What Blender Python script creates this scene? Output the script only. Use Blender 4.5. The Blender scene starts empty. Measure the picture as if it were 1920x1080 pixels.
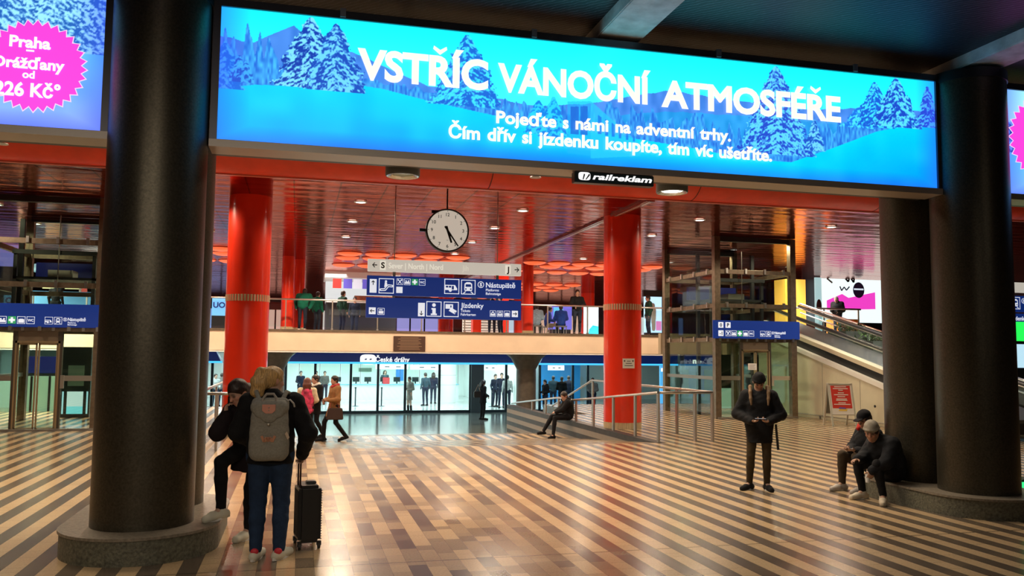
import bpy, bmesh, math, random
import numpy as np
from mathutils import Vector, Matrix

random.seed(7)
RNG = np.random.default_rng(7)
SC = bpy.context.scene
COL = SC.collection
PI = math.pi

# ------------------------------------------------------------------ camera
# world axes: X along the banner wall, Y into the hall, Z up
VX = Vector((6155, -180, 0)); VY = Vector((-402, -118, 0))
FPX = math.sqrt(402 * 6155 - 118 * 180)
VX.z = -FPX; VY.z = -FPX
ux, uy = VX.normalized(), VY.normalized()      # world X and Y seen in camera space
uz = ux.cross(uy)
R_cw = Matrix((ux, uy, uz))                     # rows: world axes in camera coordinates
cam_data = bpy.data.cameras.new('camera')
cam = bpy.data.objects.new('camera', cam_data)
COL.objects.link(cam)
CAM_H = 1.85
cam.matrix_world = Matrix.Translation((0, 0, CAM_H)) @ R_cw.to_4x4()
cam_data.sensor_width = 36.0
cam_data.lens = 36.0 * FPX / 1920.0
cam_data.clip_end = 300
SC.camera = cam

# ------------------------------------------------------------------ view, world
SC.view_settings.view_transform = 'Standard'
SC.view_settings.look = 'None'
SC.view_settings.gamma = 1.0
SC.view_settings.use_curve_mapping = False
SC.view_settings.exposure = 0.0
SC.cycles.use_denoising = True
SC.cycles.max_bounces = 8
SC.cycles.transparent_max_bounces = 16
SC.cycles.sample_clamp_indirect = 6.0
world = bpy.data.worlds.new('world')
SC.world = world
world.use_nodes = True
world.node_tree.nodes['Background'].inputs[0].default_value = (0.02, 0.025, 0.04, 1)
world.node_tree.nodes['Background'].inputs[1].default_value = 0.25

# ------------------------------------------------------------------ lights of the hall
WARM = (1.0, 0.80, 0.58)
COOL = (0.80, 0.97, 1.0)
def area_light(name, loc, sx, sy, power, color, rot=(0, 0, 0), spread=PI):
    d = bpy.data.lights.new(name, 'AREA')
    d.shape = 'RECTANGLE'; d.size = sx; d.size_y = sy; d.energy = power; d.color = color; d.spread = spread
    o = bpy.data.objects.new(name, d); COL.objects.link(o)
    o.location = loc; o.rotation_euler = rot
    return o
def spot_light(name, loc, power, color, angle=1.6, blend=0.6, radius=0.12, rot=(0, 0, 0)):
    d = bpy.data.lights.new(name, 'SPOT')
    d.energy = power; d.color = color; d.spot_size = angle; d.spot_blend = blend; d.shadow_soft_size = radius
    o = bpy.data.objects.new(name, d); COL.objects.link(o)
    o.location = loc; o.rotation_euler = rot
    return o

# downlights recessed in the dark ceiling of the entrance bay (above and behind the camera)
for lx, ly, pw in ((0.9, 3.2, 60), (5.2, 3.2, 25), (-3.6, 3.5, 150), (9.6, 3.6, 14),
                   (-4.6, 6.6, 170), (1.0, 6.3, 50), (5.2, 6.4, 18), (9.3, 6.3, 8)):
    spot_light('entrance_spot', (lx, ly, 5.5), pw, WARM, 1.9, 0.8)
# unseen fill lights added behind the camera, aimed into the hall
for lx, pw in ((-4.5, 400), (-0.6, 430), (3.2, 120), (8.5, 60)):
    spot_light('front_fill', (lx, -3.2, 5.0), pw, (1.0, .86, .68), 1.2, 0.5, .15, (math.radians(60), 0, 0))
# unseen broad lights added in the void behind the banner, sized to soften glare
for lx in (-8.5, -5.5, -3.2, 1.1, 3.0, 4.55, 7.0, 9.5, 12.5):
    area_light('hall_front_light', (lx, 12.4, 6.4), 2.0, 1.6, 150 if lx < 6 else 105, WARM, (0, 0, 0), 2.4)
# rows of downlights in the red ceiling
for lx in (-7.2, -2.6, 1.33, 5.2, 9.95, 13.9):
    for ly in (19.6, 22.6, 25.7, 28.9):
        spot_light('ceiling_spot', (lx, ly, 5.28), 330 if ly < 25 else 520, WARM, 2.8, 0.4, 0.1)
# booking hall under the mezzanine, bright and cool
for lx in (-4.5, 0.8, 4.5, 8.2, 13.5):
    area_light('office_light', (lx, 43.0, 1.78), 3.2, 5.5, 330, COOL)
    area_light('office_light', (lx, 50.5, 1.78), 3.2, 3.0, 210, COOL)
for lx in (-1.0, 4.2, 9.0, 13.5):
    area_light('passage_light', (lx, 35.0, 1.80), 3.0, 1.0, 90, (0.85, 0.95, 1.0))
# shops and concourse on the mezzanine
for lx, ly in ((-6, 36), (0, 36), (6, 36), (12, 36), (18, 37), (-4, 46), (4, 46), (12, 46), (20, 44)):
    area_light('concourse_light', (lx, ly, 5.25), 4.0, 4.0, 420, (1.0, 0.90, 0.80), (0, 0, 0), 2.3)
for lx, ly, pw in ((-8.0, 28.5, 900), (-10.5, 32.5, 700), (18.5, 29.0, 350), (17.3, 20.5, 260)):  # unseen fill lights added to brighten the lift surroundings and the slope
    area_light('gallery_fill', (lx, ly, 5.2), 2.0, 2.0, pw, (1.0, 0.92, 0.82), (0, 0, 0), 2.3)

# ------------------------------------------------------------------ object helpers
def put(o, parent=None):
    COL.objects.link(o)
    if parent is not None:
        o.parent = parent
    return o
def tag(o, label=None, cat=None, group=None, kind=None):
    if label: o['label'] = label
    if cat: o['category'] = cat
    if group: o['group'] = group
    if kind: o['kind'] = kind
    return o
def thing(name, label, cat, loc=(0, 0, 0), rz=0.0, group=None):
    o = bpy.data.objects.new(name, None)
    o.empty_display_size = 0.2
    put(o); o.location = loc; o.rotation_euler = (0, 0, rz)
    return tag(o, label, cat, group)
def clone(root, loc, rz=None, label=None, group=None):
    r = root.copy(); COL.objects.link(r)
    r.location = loc
    if rz is not None: r.rotation_euler = (0, 0, rz)
    if label: r['label'] = label
    if group: r['group'] = group
    for ch in list(root.children):
        c = ch.copy(); COL.objects.link(c); c.parent = r
        for g in list(ch.children):
            d = g.copy(); COL.objects.link(d); d.parent = c
    return r

# ------------------------------------------------------------------ materials
MATS = {}
def mat(name, color, rough=0.5, metal=0.0, var=0.0, vscale=8.0, bump=0.0, bscale=60.0, coat=0.0, spec=0.5, alpha=None):
    if name in MATS: return MATS[name]
    m = bpy.data.materials.new(name); m.use_nodes = True
    nt = m.node_tree; b = nt.nodes['Principled BSDF']
    b.inputs['Base Color'].default_value = (*color, 1)
    b.inputs['Roughness'].default_value = rough
    b.inputs['Metallic'].default_value = metal
    b.inputs['Coat Weight'].default_value = coat
    b.inputs['Coat Roughness'].default_value = 0.06
    b.inputs['Specular IOR Level'].default_value = spec
    if var or bump:
        tc = nt.nodes.new('ShaderNodeTexCoord')
    if var:
        n = nt.nodes.new('ShaderNodeTexNoise'); n.inputs['Scale'].default_value = vscale; n.inputs['Detail'].default_value = 6
        nt.links.new(tc.outputs['Object'], n.inputs['Vector'])
        r = nt.nodes.new('ShaderNodeValToRGB')
        r.color_ramp.elements[0].position = 0.3; r.color_ramp.elements[1].position = 0.7
        r.color_ramp.elements[0].color = (*[c * (1 - var) for c in color], 1)
        r.color_ramp.elements[1].color = (*[min(1, c * (1 + var)) for c in color], 1)
        nt.links.new(n.outputs['Fac'], r.inputs['Fac']); nt.links.new(r.outputs['Color'], b.inputs['Base Color'])
    if bump:
        n2 = nt.nodes.new('ShaderNodeTexNoise'); n2.inputs['Scale'].default_value = bscale; n2.inputs['Detail'].default_value = 4
        nt.links.new(tc.outputs['Object'], n2.inputs['Vector'])
        bp = nt.nodes.new('ShaderNodeBump'); bp.inputs['Strength'].default_value = bump; bp.inputs['Distance'].default_value = 0.02
        nt.links.new(n2.outputs['Fac'], bp.inputs['Height']); nt.links.new(bp.outputs['Normal'], b.inputs['Normal'])
    MATS[name] = m
    return m
def glow(name, color, strength=1.0):
    if name in MATS: return MATS[name]
    m = bpy.data.materials.new(name); m.use_nodes = True
    b = m.node_tree.nodes['Principled BSDF']
    b.inputs['Base Color'].default_value = (*[c * 0.5 for c in color], 1)
    b.inputs['Roughness'].default_value = 0.4
    b.inputs['Emission Color'].default_value = (*color, 1)
    b.inputs['Emission Strength'].default_value = strength
    MATS[name] = m
    return m
def painted(name, strength=0.0, rough=0.5, base=1.0):
    """colours held per vertex (a print, a face); strength > 0 makes it a backlit print"""
    if name in MATS: return MATS[name]
    m = bpy.data.materials.new(name); m.use_nodes = True
    nt = m.node_tree; b = nt.nodes['Principled BSDF']
    a = nt.nodes.new('ShaderNodeAttribute'); a.attribute_name = 'Col'
    b.inputs['Roughness'].default_value = rough
    if strength > 0:
        nt.links.new(a.outputs['Color'], b.inputs['Emission Color'])
        b.inputs['Emission Strength'].default_value = strength
        b.inputs['Base Color'].default_value = (0.02, 0.02, 0.02, 1)
    else:
        nt.links.new(a.outputs['Color'], b.inputs['Base Color'])
    MATS[name] = m
    return m
def glass_mat(name, tint=(0.9, 0.95, 0.95), refl=0.1, rough=0.02):
    if name in MATS: return MATS[name]
    m = bpy.data.materials.new(name); m.use_nodes = True
    nt = m.node_tree; nt.nodes.clear()
    out = nt.nodes.new('ShaderNodeOutputMaterial')
    t = nt.nodes.new('ShaderNodeBsdfTransparent'); t.inputs[0].default_value = (*tint, 1)
    g = nt.nodes.new('ShaderNodeBsdfGlossy'); g.inputs['Roughness'].default_value = rough; g.inputs[0].default_value = (0.9, 0.95, 1, 1)
    fr = nt.nodes.new('ShaderNodeLayerWeight'); fr.inputs['Blend'].default_value = 0.5
    pw = nt.nodes.new('ShaderNodeMath'); pw.operation = 'POWER'; pw.inputs[1].default_value = 4.0
    mx = nt.nodes.new('ShaderNodeMixShader')
    ml = nt.nodes.new('ShaderNodeMath'); ml.operation = 'MULTIPLY_ADD'; ml.inputs[1].default_value = refl * 5; ml.inputs[2].default_value = 0.03
    nt.links.new(fr.outputs['Facing'], pw.inputs[0]); nt.links.new(pw.outputs[0], ml.inputs[0]); nt.links.new(ml.outputs[0], mx.inputs[0])
    nt.links.new(t.outputs[0], mx.inputs[1]); nt.links.new(g.outputs[0], mx.inputs[2])
    nt.links.new(mx.outputs[0], out.inputs[0])
    MATS[name] = m
    return m

# ------------------------------------------------------------------ mesh builder
class MB:
    def __init__(s):
        s.v = []; s.f = []; s.smooth = []
    def add(s, vs, fs, smooth=False):
        o = len(s.v); s.v += [tuple(p) for p in vs]
        s.f += [tuple(i + o for i in f) for f in fs]; s.smooth += [smooth] * len(fs)
        return s
    def box(s, x0, x1, y0, y1, z0, z1):
        return s.add([(x0, y0, z0), (x1, y0, z0), (x1, y1, z0), (x0, y1, z0), (x0, y0, z1), (x1, y0, z1), (x1, y1, z1), (x0, y1, z1)],
                     [(0, 3, 2, 1), (4, 5, 6, 7), (0, 1, 5, 4), (1, 2, 6, 5), (2, 3, 7, 6), (3, 0, 4, 7)])
    def obox(s, c, ax, ay, az):
        c, ax, ay, az = map(Vector, (c, ax, ay, az))
        P = [c + a * ax + b * ay + d * az for d in (-1, 1) for a, b in ((-1, -1), (1, -1), (1, 1), (-1, 1))]
        return s.add(P, [(0, 3, 2, 1), (4, 5, 6, 7), (0, 1, 5, 4), (1, 2, 6, 5), (2, 3, 7, 6), (3, 0, 4, 7)])
    def bar(s, a, b, w, h=None, up=(0, 0, 1)):
        """square bar from a to b"""
        a, b, up = Vector(a), Vector(b), Vector(up)
        d = b - a
        if abs(d.normalized().dot(up)) > 0.99: up = Vector((0, 1, 0))
        x = d.cross(up).normalized() * w / 2; y = x.cross(d).normalized() * (h or w) / 2
        return s.obox((a + b) / 2, x, y, d / 2)
    def cyl(s, a, b, r1, r2=None, n=16, caps=True, smooth=True):
        a, b = Vector(a), Vector(b); d = (b - a).normalized(); r2 = r1 if r2 is None else r2
        t = Vector((1, 0, 0)) if abs(d.x) < 0.9 else Vector((0, 1, 0))
        x = d.cross(t).normalized(); y = d.cross(x)
        ring = [(math.cos(2 * PI * i / n), math.sin(2 * PI * i / n)) for i in range(n)]
        P = [a + (x * c + y * q) * r1 for c, q in ring] + [b + (x * c + y * q) * r2 for c, q in ring]
        s.add(P, [(i, (i + 1) % n, n + (i + 1) % n, n + i) for i in range(n)], smooth)
        if caps:
            s.add(P[:n], [tuple(range(n))[::-1]]); s.add(P[n:], [tuple(range(n))])
        return s
    def lathe(s, prof, n=32, c=(0, 0, 0), smooth=True, close=True):
        P = []
        for r, z in prof:
            P += [(c[0] + r * math.cos(2 * PI * i / n), c[1] + r * math.sin(2 * PI * i / n), c[2] + z) for i in range(n)]
        F = []
        for k in range(len(prof) - 1):
            F += [(k * n + i, k * n + (i + 1) % n, (k + 1) * n + (i + 1) % n, (k + 1) * n + i) for i in range(n)]
        s.add(P, F, smooth)
        if close:
            s.add(P[:n], [tuple(range(n))[::-1]]); s.add(P[-n:], [tuple(range(n))])
        return s
    def tube(s, pts, r, n=10, smooth=True):
        pts = [Vector(p) for p in pts]; P = []; F = []
        for k, p in enumerate(pts):
            d = (pts[min(k + 1, len(pts) - 1)] - pts[max(k - 1, 0)]).normalized()
            t = Vector((0, 0, 1)) if abs(d.z) < 0.95 else Vector((0, 1, 0))
            x = d.cross(t).normalized(); y = d.cross(x)
            P += [p + (x * math.cos(2 * PI * i / n) + y * math.sin(2 * PI * i / n)) * (r[k] if isinstance(r, (list, tuple)) else r) for i in range(n)]
        for k in range(len(pts) - 1):
            F += [(k * n + i, k * n + (i + 1) % n, (k + 1) * n + (i + 1) % n, (k + 1) * n + i) for i in range(n)]
        s.add(P, F, smooth)
        s.add(P[:n], [tuple(range(n))[::-1]]); s.add(P[-n:], [tuple(range(n))])
        return s
    def ball(s, c, r, n=14, m=9):
        rx, ry, rz = r if isinstance(r, (list, tuple)) else (r, r, r)
        P = []
        for j in range(m + 1):
            a = PI * j / m
            P += [(c[0] + rx * math.sin(a) * math.cos(2 * PI * i / n), c[1] + ry * math.sin(a) * math.sin(2 * PI * i / n), c[2] + rz * math.cos(a)) for i in range(n)]
        F = [(j * n + i, (j + 1) * n + i, (j + 1) * n + (i + 1) % n, j * n + (i + 1) % n) for j in range(m) for i in range(n)]
        return s.add(P, F, True)
    def prism(s, poly, y0, y1, axis='y'):
        """polygon extruded along an axis: 'y' takes (x,z), 'x' takes (y,z), 'z' takes (x,y)"""
        n = len(poly)
        mk = {'y': lambda p, t: (p[0], t, p[1]), 'x': lambda p, t: (t, p[0], p[1]), 'z': lambda p, t: (p[0], p[1], t)}[axis]
        P = [mk(p, y0) for p in poly] + [mk(p, y1) for p in poly]
        s.add(P, [tuple(range(n)), tuple(range(2 * n - 1, n - 1, -1))] + [(i, n + i, n + (i + 1) % n, (i + 1) % n) for i in range(n)])
        return s
    def flat(s, poly, y):
        """polygon (x,z) facing -Y"""
        return s.add([(p[0], y, p[1]) for p in poly], [tuple(range(len(poly)))])
    def rect(s, x0, x1, z0, z1, y):
        return s.flat([(x0, z0), (x1, z0), (x1, z1), (x0, z1)], y)
    def shift(s, dx, dy, dz):
        s.v = [(a + dx, b + dy, c + dz) for a, b, c in s.v]; return s
    def build(s, name, m, parent=None, bevel=0.0, seg=2):
        me = bpy.data.meshes.new(name)
        me.from_pydata(s.v, [], s.f); me.update()
        bm = bmesh.new(); bm.from_mesh(me)
        for f, q in zip(bm.faces, s.smooth): f.smooth = q
        bmesh.ops.recalc_face_normals(bm, faces=bm.faces)
        if bevel:
            bmesh.ops.remove_doubles(bm, verts=bm.verts, dist=1e-5)
            bmesh.ops.bevel(bm, geom=bm.edges, offset=bevel, segments=seg, affect='EDGES', clamp_overlap=True)
        bm.to_mesh(me); bm.free()
        for one in (m if isinstance(m, (list, tuple)) else [m]): me.materials.append(one)
        return put(bpy.data.objects.new(name, me), parent)
def structure(name, mb, m, bevel=0.0):
    return tag(mb.build(name, m, None, bevel), kind='structure')

# ------------------------------------------------------------------ lettering (mesh made from the built-in font)
_TB = {}
def text_bounds(body):
    if body not in _TB:
        cu = bpy.data.curves.new('measure', 'FONT'); cu.body = body; cu.size = 1.0
        o = bpy.data.objects.new('measure', cu); COL.objects.link(o); bpy.context.view_layer.update()
        me = bpy.data.meshes.new_from_object(o.evaluated_get(bpy.context.evaluated_depsgraph_get()))
        x = [v.co.x for v in me.vertices] or [0, 0]
        _TB[body] = (min(x), max(x))
        bpy.data.objects.remove(o); bpy.data.curves.remove(cu); bpy.data.meshes.remove(me)
    return _TB[body]
def words_line(body, x, z, y, h, m, parent, w, bold):
    """one line of print, every word a part of its own"""
    lo, hi = text_bounds(body); k = w / (hi - lo); pos = 0
    for word in body.split(' '):
        end = text_bounds(body[:pos + len(word)])[1]; a, b = text_bounds(word)
        lettering(word, x + (end - (b - a) - lo) * k, z, y, h, m, parent, w=(b - a) * k, bold=bold)
        pos += len(word) + 1
def lettering(body, x, z, y, h, m, parent, w=None, align='L', bold=0.0, shear=0.0, name='lettering', depth=0.004):
    """text facing -Y; x,z is the baseline start (or centre/end), h the capital height"""
    cu = bpy.data.curves.new('lettering', 'FONT')
    carons = []
    for i, ch in enumerate(body):
        if ch == 'Ř':
            pre = body[:i + 1].replace('Ř', 'R'); a, b = text_bounds('R'); carons.append(text_bounds(pre)[1] - (b - a) * .55)
    body = body.replace('Ř', 'R')
    cu.body = body; cu.size = h / 0.7; cu.bevel_depth = bold * h; cu.bevel_resolution = 0; cu.shear = shear; cu.extrude = depth / 2; cu.resolution_u = 4
    o = bpy.data.objects.new('lettering', cu); COL.objects.link(o)
    bpy.context.view_layer.update()
    me = bpy.data.meshes.new_from_object(o.evaluated_get(bpy.context.evaluated_depsgraph_get()))
    bpy.data.objects.remove(o); bpy.data.curves.remove(cu)
    n = len(me.vertices)
    co = np.zeros(n * 3); me.vertices.foreach_get('co', co); co = co.reshape(-1, 3)
    if n:
        x0, x1 = co[:, 0].min(), co[:, 0].max()
        sx = (w / (x1 - x0)) if w else 1.0
        lx = (co[:, 0] - x0) * sx; W = (x1 - x0) * sx
        off = {'L': 0, 'C': -W / 2, 'R': -W}[align]
        out = np.stack([x + off + lx, y - co[:, 2], z + co[:, 1]], 1)
        me.vertices.foreach_set('co', out.ravel()); me.update()
    for cx in carons:
        q = h / .7; X = x + off + (cx * q - x0) * sx; mb = MB(); g = bold * h
        for sg in (-1, 1):
            mb.prism([(X, z + h * 1.10 - g * .6), (X, z + h * 1.20 + g * .6), (X + sg * h * .22, z + h * 1.34 + g * .5), (X + sg * (h * .22 + g * .4), z + h * 1.26)][::sg], y - depth, y + depth)
        mb.build('caron', m, parent)
    me.materials.clear(); me.materials.append(m); me.name = name
    return put(bpy.data.objects.new(name, me), parent)
# ------------------------------------------------------------------ places measured in the photograph
def sight(px, py):
    d = R_cw @ Vector((px - 960, 540 - py, -FPX)); return d
def at(px, py, Y):
    d = sight(px, py); t = Y / d.y
    return Vector((d.x * t, Y, CAM_H + d.z * t))
def ground(px, py, z=0.0):
    d = sight(px, py); t = (z - CAM_H) / d.z
    return Vector((d.x * t, d.y * t, z))

# ------------------------------------------------------------------ soft bodies: smooth union of tapered limbs, meshed as one surface
def _smin(a, b, k):
    h = np.clip(0.5 + 0.5 * (b - a) / k, 0, 1)
    return b * (1 - h) + a * h - k * h * (1 - h)
class Soft:
    def __init__(s): s.p = []; s.cut = []; s.planes = []
    def limb(s, a, b, r1, r2=None, k=0.02, c=0, sc=(1, 1, 1)):
        s.p.append(('L', np.array(a, float), np.array(b, float), r1, r1 if r2 is None else r2, k, c, np.array(sc, float))); return s
    def chain(s, pts, rs, k=0.02, c=0, sc=(1, 1, 1)):
        for i in range(len(pts) - 1): s.limb(pts[i], pts[i + 1], rs[i], rs[i + 1], k, c, sc)
        return s
    def egg(s, c0, r, k=0.02, c=0, R=None, cut=False):
        (s.cut if cut else s.p).append(('E', np.array(c0, float), np.array(r, float) if not np.isscalar(r) else np.array([r] * 3), 0, 0, k, c, R)); return s
    def plane(s, p, n):          # keeps the side the normal points away from
        s.planes.append((np.array(p, float), np.array(n, float))); return s
    @staticmethod
    def _d(pr, P):
        if pr[0] == 'L':
            _, a, b, r1, r2, k, c, sc = pr
            q = (P - a) / sc; ba = (b - a) / sc
            L = max((ba * ba).sum(), 1e-9)
            t = np.clip((q @ ba) / L, 0, 1)
            return (np.sqrt(((q - t[..., None] * ba) ** 2).sum(-1)) - (r1 + (r2 - r1) * t)) * sc.min()
        _, c0, r, _, _, k, c, R = pr
        q = P - c0
        if R is not None: q = q @ R
        k0 = np.sqrt(((q / r) ** 2).sum(-1)); k1 = np.sqrt(((q / r ** 2) ** 2).sum(-1)) + 1e-9
        return k0 * (k0 - 1) / k1
    @staticmethod
    def _bb(pr):
        if pr[0] == 'L':
            _, a, b, r1, r2, k, c, sc = pr
            R = max(r1, r2) * sc.max() + k
            return np.minimum(a, b) - R, np.maximum(a, b) + R
        R = pr[2].max() + pr[5] if pr[7] is not None else pr[2] + pr[5]
        return pr[1] - R, pr[1] + R
    def mesh(s, name, h, m, parent=None, colors=None, noise=0.0):
        lo = np.min([s._bb(p)[0] for p in s.p], 0) - 2 * h
        hi = np.max([s._bb(p)[1] for p in s.p], 0) + 2 * h
        N = np.ceil((hi - lo) / h).astype(int) + 1
        V = np.full(N, 0.5, dtype=np.float32)
        ax = [lo[i] + h * np.arange(N[i]) for i in range(3)]
        def sub(pr, pad):
            a, b = s._bb(pr)
            i0 = np.clip(np.floor((a - lo - pad) / h).astype(int), 0, N - 1); i1 = np.clip(np.ceil((b - lo + pad) / h).astype(int) + 1, 1, N)
            sl = tuple(slice(i0[i], i1[i]) for i in range(3))
            G = np.stack(np.meshgrid(*[ax[i][sl[i]] for i in range(3)], indexing='ij'), -1)
            return sl, G
        for pr in s.p:
            sl, G = sub(pr, 3 * h)
            V[sl] = _smin(V[sl], s._d(pr, G), pr[5])
        for pr in s.cut:
            sl, G = sub(pr, 3 * h)
            V[sl] = -_smin(-V[sl], s._d(pr, G), pr[5])
        if s.planes or noise:
            G = np.stack(np.meshgrid(*ax, indexing='ij'), -1)
            for p0, n in s.planes: V = np.maximum(V, (G - p0) @ n)
            if noise:
                V = V + noise * (np.sin(G[..., 0] * 41 + 1.7 * np.sin(G[..., 2] * 23)) * np.sin(G[..., 2] * 37 + 2 * np.sin(G[..., 1] * 29)) + 0.6 * np.sin(G[..., 2] * 71 + G[..., 0] * 31 + 3 * np.sin(G[..., 1] * 17)))
        # surface nets
        S = V < 0
        A = S.astype(np.int8)
        cnt = sum(A[i:N[0] - 1 + i, j:N[1] - 1 + j, k:N[2] - 1 + k] for i in (0, 1) for j in (0, 1) for k in (0, 1))
        act = (cnt > 0) & (cnt < 8)
        idx = np.argwhere(act)
        if len(idx) == 0: return None
        acc = np.zeros((len(idx), 3)); num = np.zeros(len(idx))
        cor = [(i, j, k) for i in (0, 1) for j in (0, 1) for k in (0, 1)]
        for a in cor:
            for d in range(3):
                if a[d] == 0:
                    b = list(a); b[d] = 1
                    va = V[tuple((idx + a).T)]; vb = V[tuple((idx + b).T)]
                    w = (va < 0) != (vb < 0)
                    t = np.where(w, va / np.where(w, va - vb, 1), 0)
                    p = np.zeros((len(idx), 3)); p += a; p[:, d] += t
                    acc[w] += p[w]; num[w] += 1
        P = lo + h * (idx + acc / num[:, None])
        ids = -np.ones(act.shape, dtype=np.int64); ids[tuple(idx.T)] = np.arange(len(idx))
        F = []
        for d in range(3):
            o1, o2 = [(1, 2), (2, 0), (0, 1)][d]
            sl0 = [slice(1, -1)] * 3; sl0[d] = slice(0, -1)
            sl1 = [slice(1, -1)] * 3; sl1[d] = slice(1, None)
            s0 = S[tuple(sl0)]; s1 = S[tuple(sl1)]
            e = np.argwhere(s0 != s1)
            off = np.ones(3, int); off[d] = 0
            e0 = e + off
            first = s0[tuple(e.T)]
            def q(da, db):
                c = e0.copy(); c[:, o1] += da; c[:, o2] += db
                return ids[tuple(c.T)]
            Q = np.stack([q(-1, -1), q(0, -1), q(0, 0), q(-1, 0)], 1)
            Q[~first] = Q[~first][:, ::-1]
            F.append(Q)
        F = np.concatenate(F)
        me = bpy.data.meshes.new(name)
        me.vertices.add(len(P)); me.vertices.foreach_set('co', P.ravel())
        me.loops.add(len(F) * 4); me.polygons.add(len(F))
        me.loops.foreach_set('vertex_index', F.ravel())
        me.polygons.foreach_set('loop_start', np.arange(len(F)) * 4)
        me.polygons.foreach_set('loop_total', np.full(len(F), 4))
        me.polygons.foreach_set('use_smooth', np.ones(len(F), bool))
        me.update(calc_edges=True); me.validate()
        if colors is not None:
            D = np.stack([s._d(p, P) for p in s.p], 1)
            w = np.exp(-np.clip(D - D.min(1, keepdims=True), 0, 1) / 0.0035)
            c = w @ np.array([colors[p[6]] for p in s.p], float) / w.sum(1, keepdims=True)
            at_ = me.color_attributes.new('Col', 'FLOAT_COLOR', 'POINT')
            at_.data.foreach_set('color', np.concatenate([c, np.ones((len(P), 1))], 1).ravel())
        me.materials.append(m)
        return put(bpy.data.objects.new(name, me), parent)

# ------------------------------------------------------------------ people
def rot3(yaw=0, pitch=0, roll=0):
    """yaw turns to the person's left, pitch > 0 looks down, roll > 0 tips to the right; columns are head axes"""
    cy, sy, cp, sp, cr, sr = math.cos(yaw), math.sin(yaw), math.cos(pitch), math.sin(pitch), math.cos(roll), math.sin(roll)
    Rz = np.array([[cy, -sy, 0], [sy, cy, 0], [0, 0, 1]])
    Rx = np.array([[1, 0, 0], [0, cp, sp], [0, -sp, cp]])
    Ry = np.array([[cr, 0, sr], [0, 1, 0], [-sr, 0, cr]])
    return Rz @ Rx @ Ry
POSE = dict(pel=(0, 0, .95), waist=(0, 0, 1.10), chest=(0, 0, 1.29), neck=(0, -.01, 1.45), head=(0, .03, 1.60),
            shR=(.18, -.01, 1.39), shL=(-.18, -.01, 1.39), elR=(.235, -.04, 1.12), elL=(-.235, -.04, 1.12),
            wrR=(.245, .05, .88), wrL=(-.245, .05, .88), hipR=(.095, 0, .92), hipL=(-.095, 0, .92),
            knR=(.10, .02, .50), knL=(-.10, .02, .50), anR=(.105, -.03, .085), anL=(-.105, -.03, .085),
            toeR=(.125, .13, .03), toeL=(-.125, .13, .03), handR=(0.0, .12, -1), handL=(0.0, .12, -1), palmR=(-1, 0, 0), palmL=(1, 0, 0))
def hand(S, wr, dr, pn, side, curl=0.5, c=0, s=1.0):
    """palm, four unequal bent fingers, and a thumb that leaves the side of the palm near its base"""
    dr = np.array(dr, float); dr /= np.linalg.norm(dr)
    pn = np.array(pn, float); pn -= dr * (pn @ dr); pn /= np.linalg.norm(pn)
    ac = np.cross(dr, pn) * side                      # towards the little finger or the thumb
    w = np.array(wr, float)
    R = np.stack([ac, pn, dr], 1)
    S.egg(w + dr * .05 * s, (.040 * s, .015 * s, .052 * s), .012, c, R)
    for i, (o, L) in enumerate(((.030, .066), (.011, .076), (-.010, .070), (-.029, .054))):
        b = w + dr * (.088 - abs(o) * .25) * s + ac * o * s
        a1 = curl * .7 + .08 * i; a2 = a1 + curl * 1.1
        d1 = dr * math.cos(a1) + pn * math.sin(a1); d2 = dr * math.cos(a2) + pn * math.sin(a2)
        m = b + d1 * L * .52 * s
        S.limb(w + dr * .06 * s + ac * o * s, b, .0095 * s, .0095 * s, .005, c)
        S.limb(b, m, .0092 * s, .0085 * s, .003, c); S.limb(m, m + d2 * L * .48 * s, .0085 * s, .007 * s, .003, c)
    t0 = w + dr * .028 * s + ac * .030 * s + pn * .006 * s
    t1 = t0 + (ac * .75 + dr * .6 + pn * .35) * .036 * s
    S.limb(t0, t1, .013 * s, .0105 * s, .008, c); S.limb(t1, t1 + (dr * .8 + ac * .25 + pn * .5) * .030 * s, .0105 * s, .008 * s, .004, c)

def hair_mat(color):
    name = 'hair_%02d%02d' % (int(color[0] * 99), int(color[1] * 99))
    if name in MATS: return MATS[name]
    m = mat(name, color, .42)
    nt = m.node_tree; b = nt.nodes['Principled BSDF']
    tc = nt.nodes.new('ShaderNodeTexCoord'); mp = nt.nodes.new('ShaderNodeMapping'); mp.inputs['Scale'].default_value = (95, 95, 7)
    n = nt.nodes.new('ShaderNodeTexNoise'); n.inputs['Scale'].default_value = 1.0; n.inputs['Detail'].default_value = 3; n.inputs['Distortion'].default_value = .6
    nt.links.new(tc.outputs['Object'], mp.inputs[0]); nt.links.new(mp.outputs[0], n.inputs['Vector'])
    r = nt.nodes.new('ShaderNodeValToRGB'); r.color_ramp.elements[0].position = .35; r.color_ramp.elements[1].position = .65
    r.color_ramp.elements[0].color = (*[c * .55 for c in color], 1); r.color_ramp.elements[1].color = (*[min(1, c * 1.3) for c in color], 1)
    nt.links.new(n.outputs['Fac'], r.inputs[0]); nt.links.new(r.outputs[0], b.inputs['Base Color'])
    bp = nt.nodes.new('ShaderNodeBump'); bp.inputs['Strength'].default_value = .7; bp.inputs['Distance'].default_value = .006
    nt.links.new(n.outputs['Fac'], bp.inputs['Height']); nt.links.new(bp.outputs[0], b.inputs['Normal'])
    return m
SKIN = {'fair': (.56, .34, .25), 'tan': (.42, .24, .16), 'dark': (.25, .13, .08)}
CLOTH = {}
def cloth(name, color, rough=0.85):
    return mat('cloth_' + name, color, rough, var=0.18, vscale=14, bump=0.25, bscale=45, spec=0.25)
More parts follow.
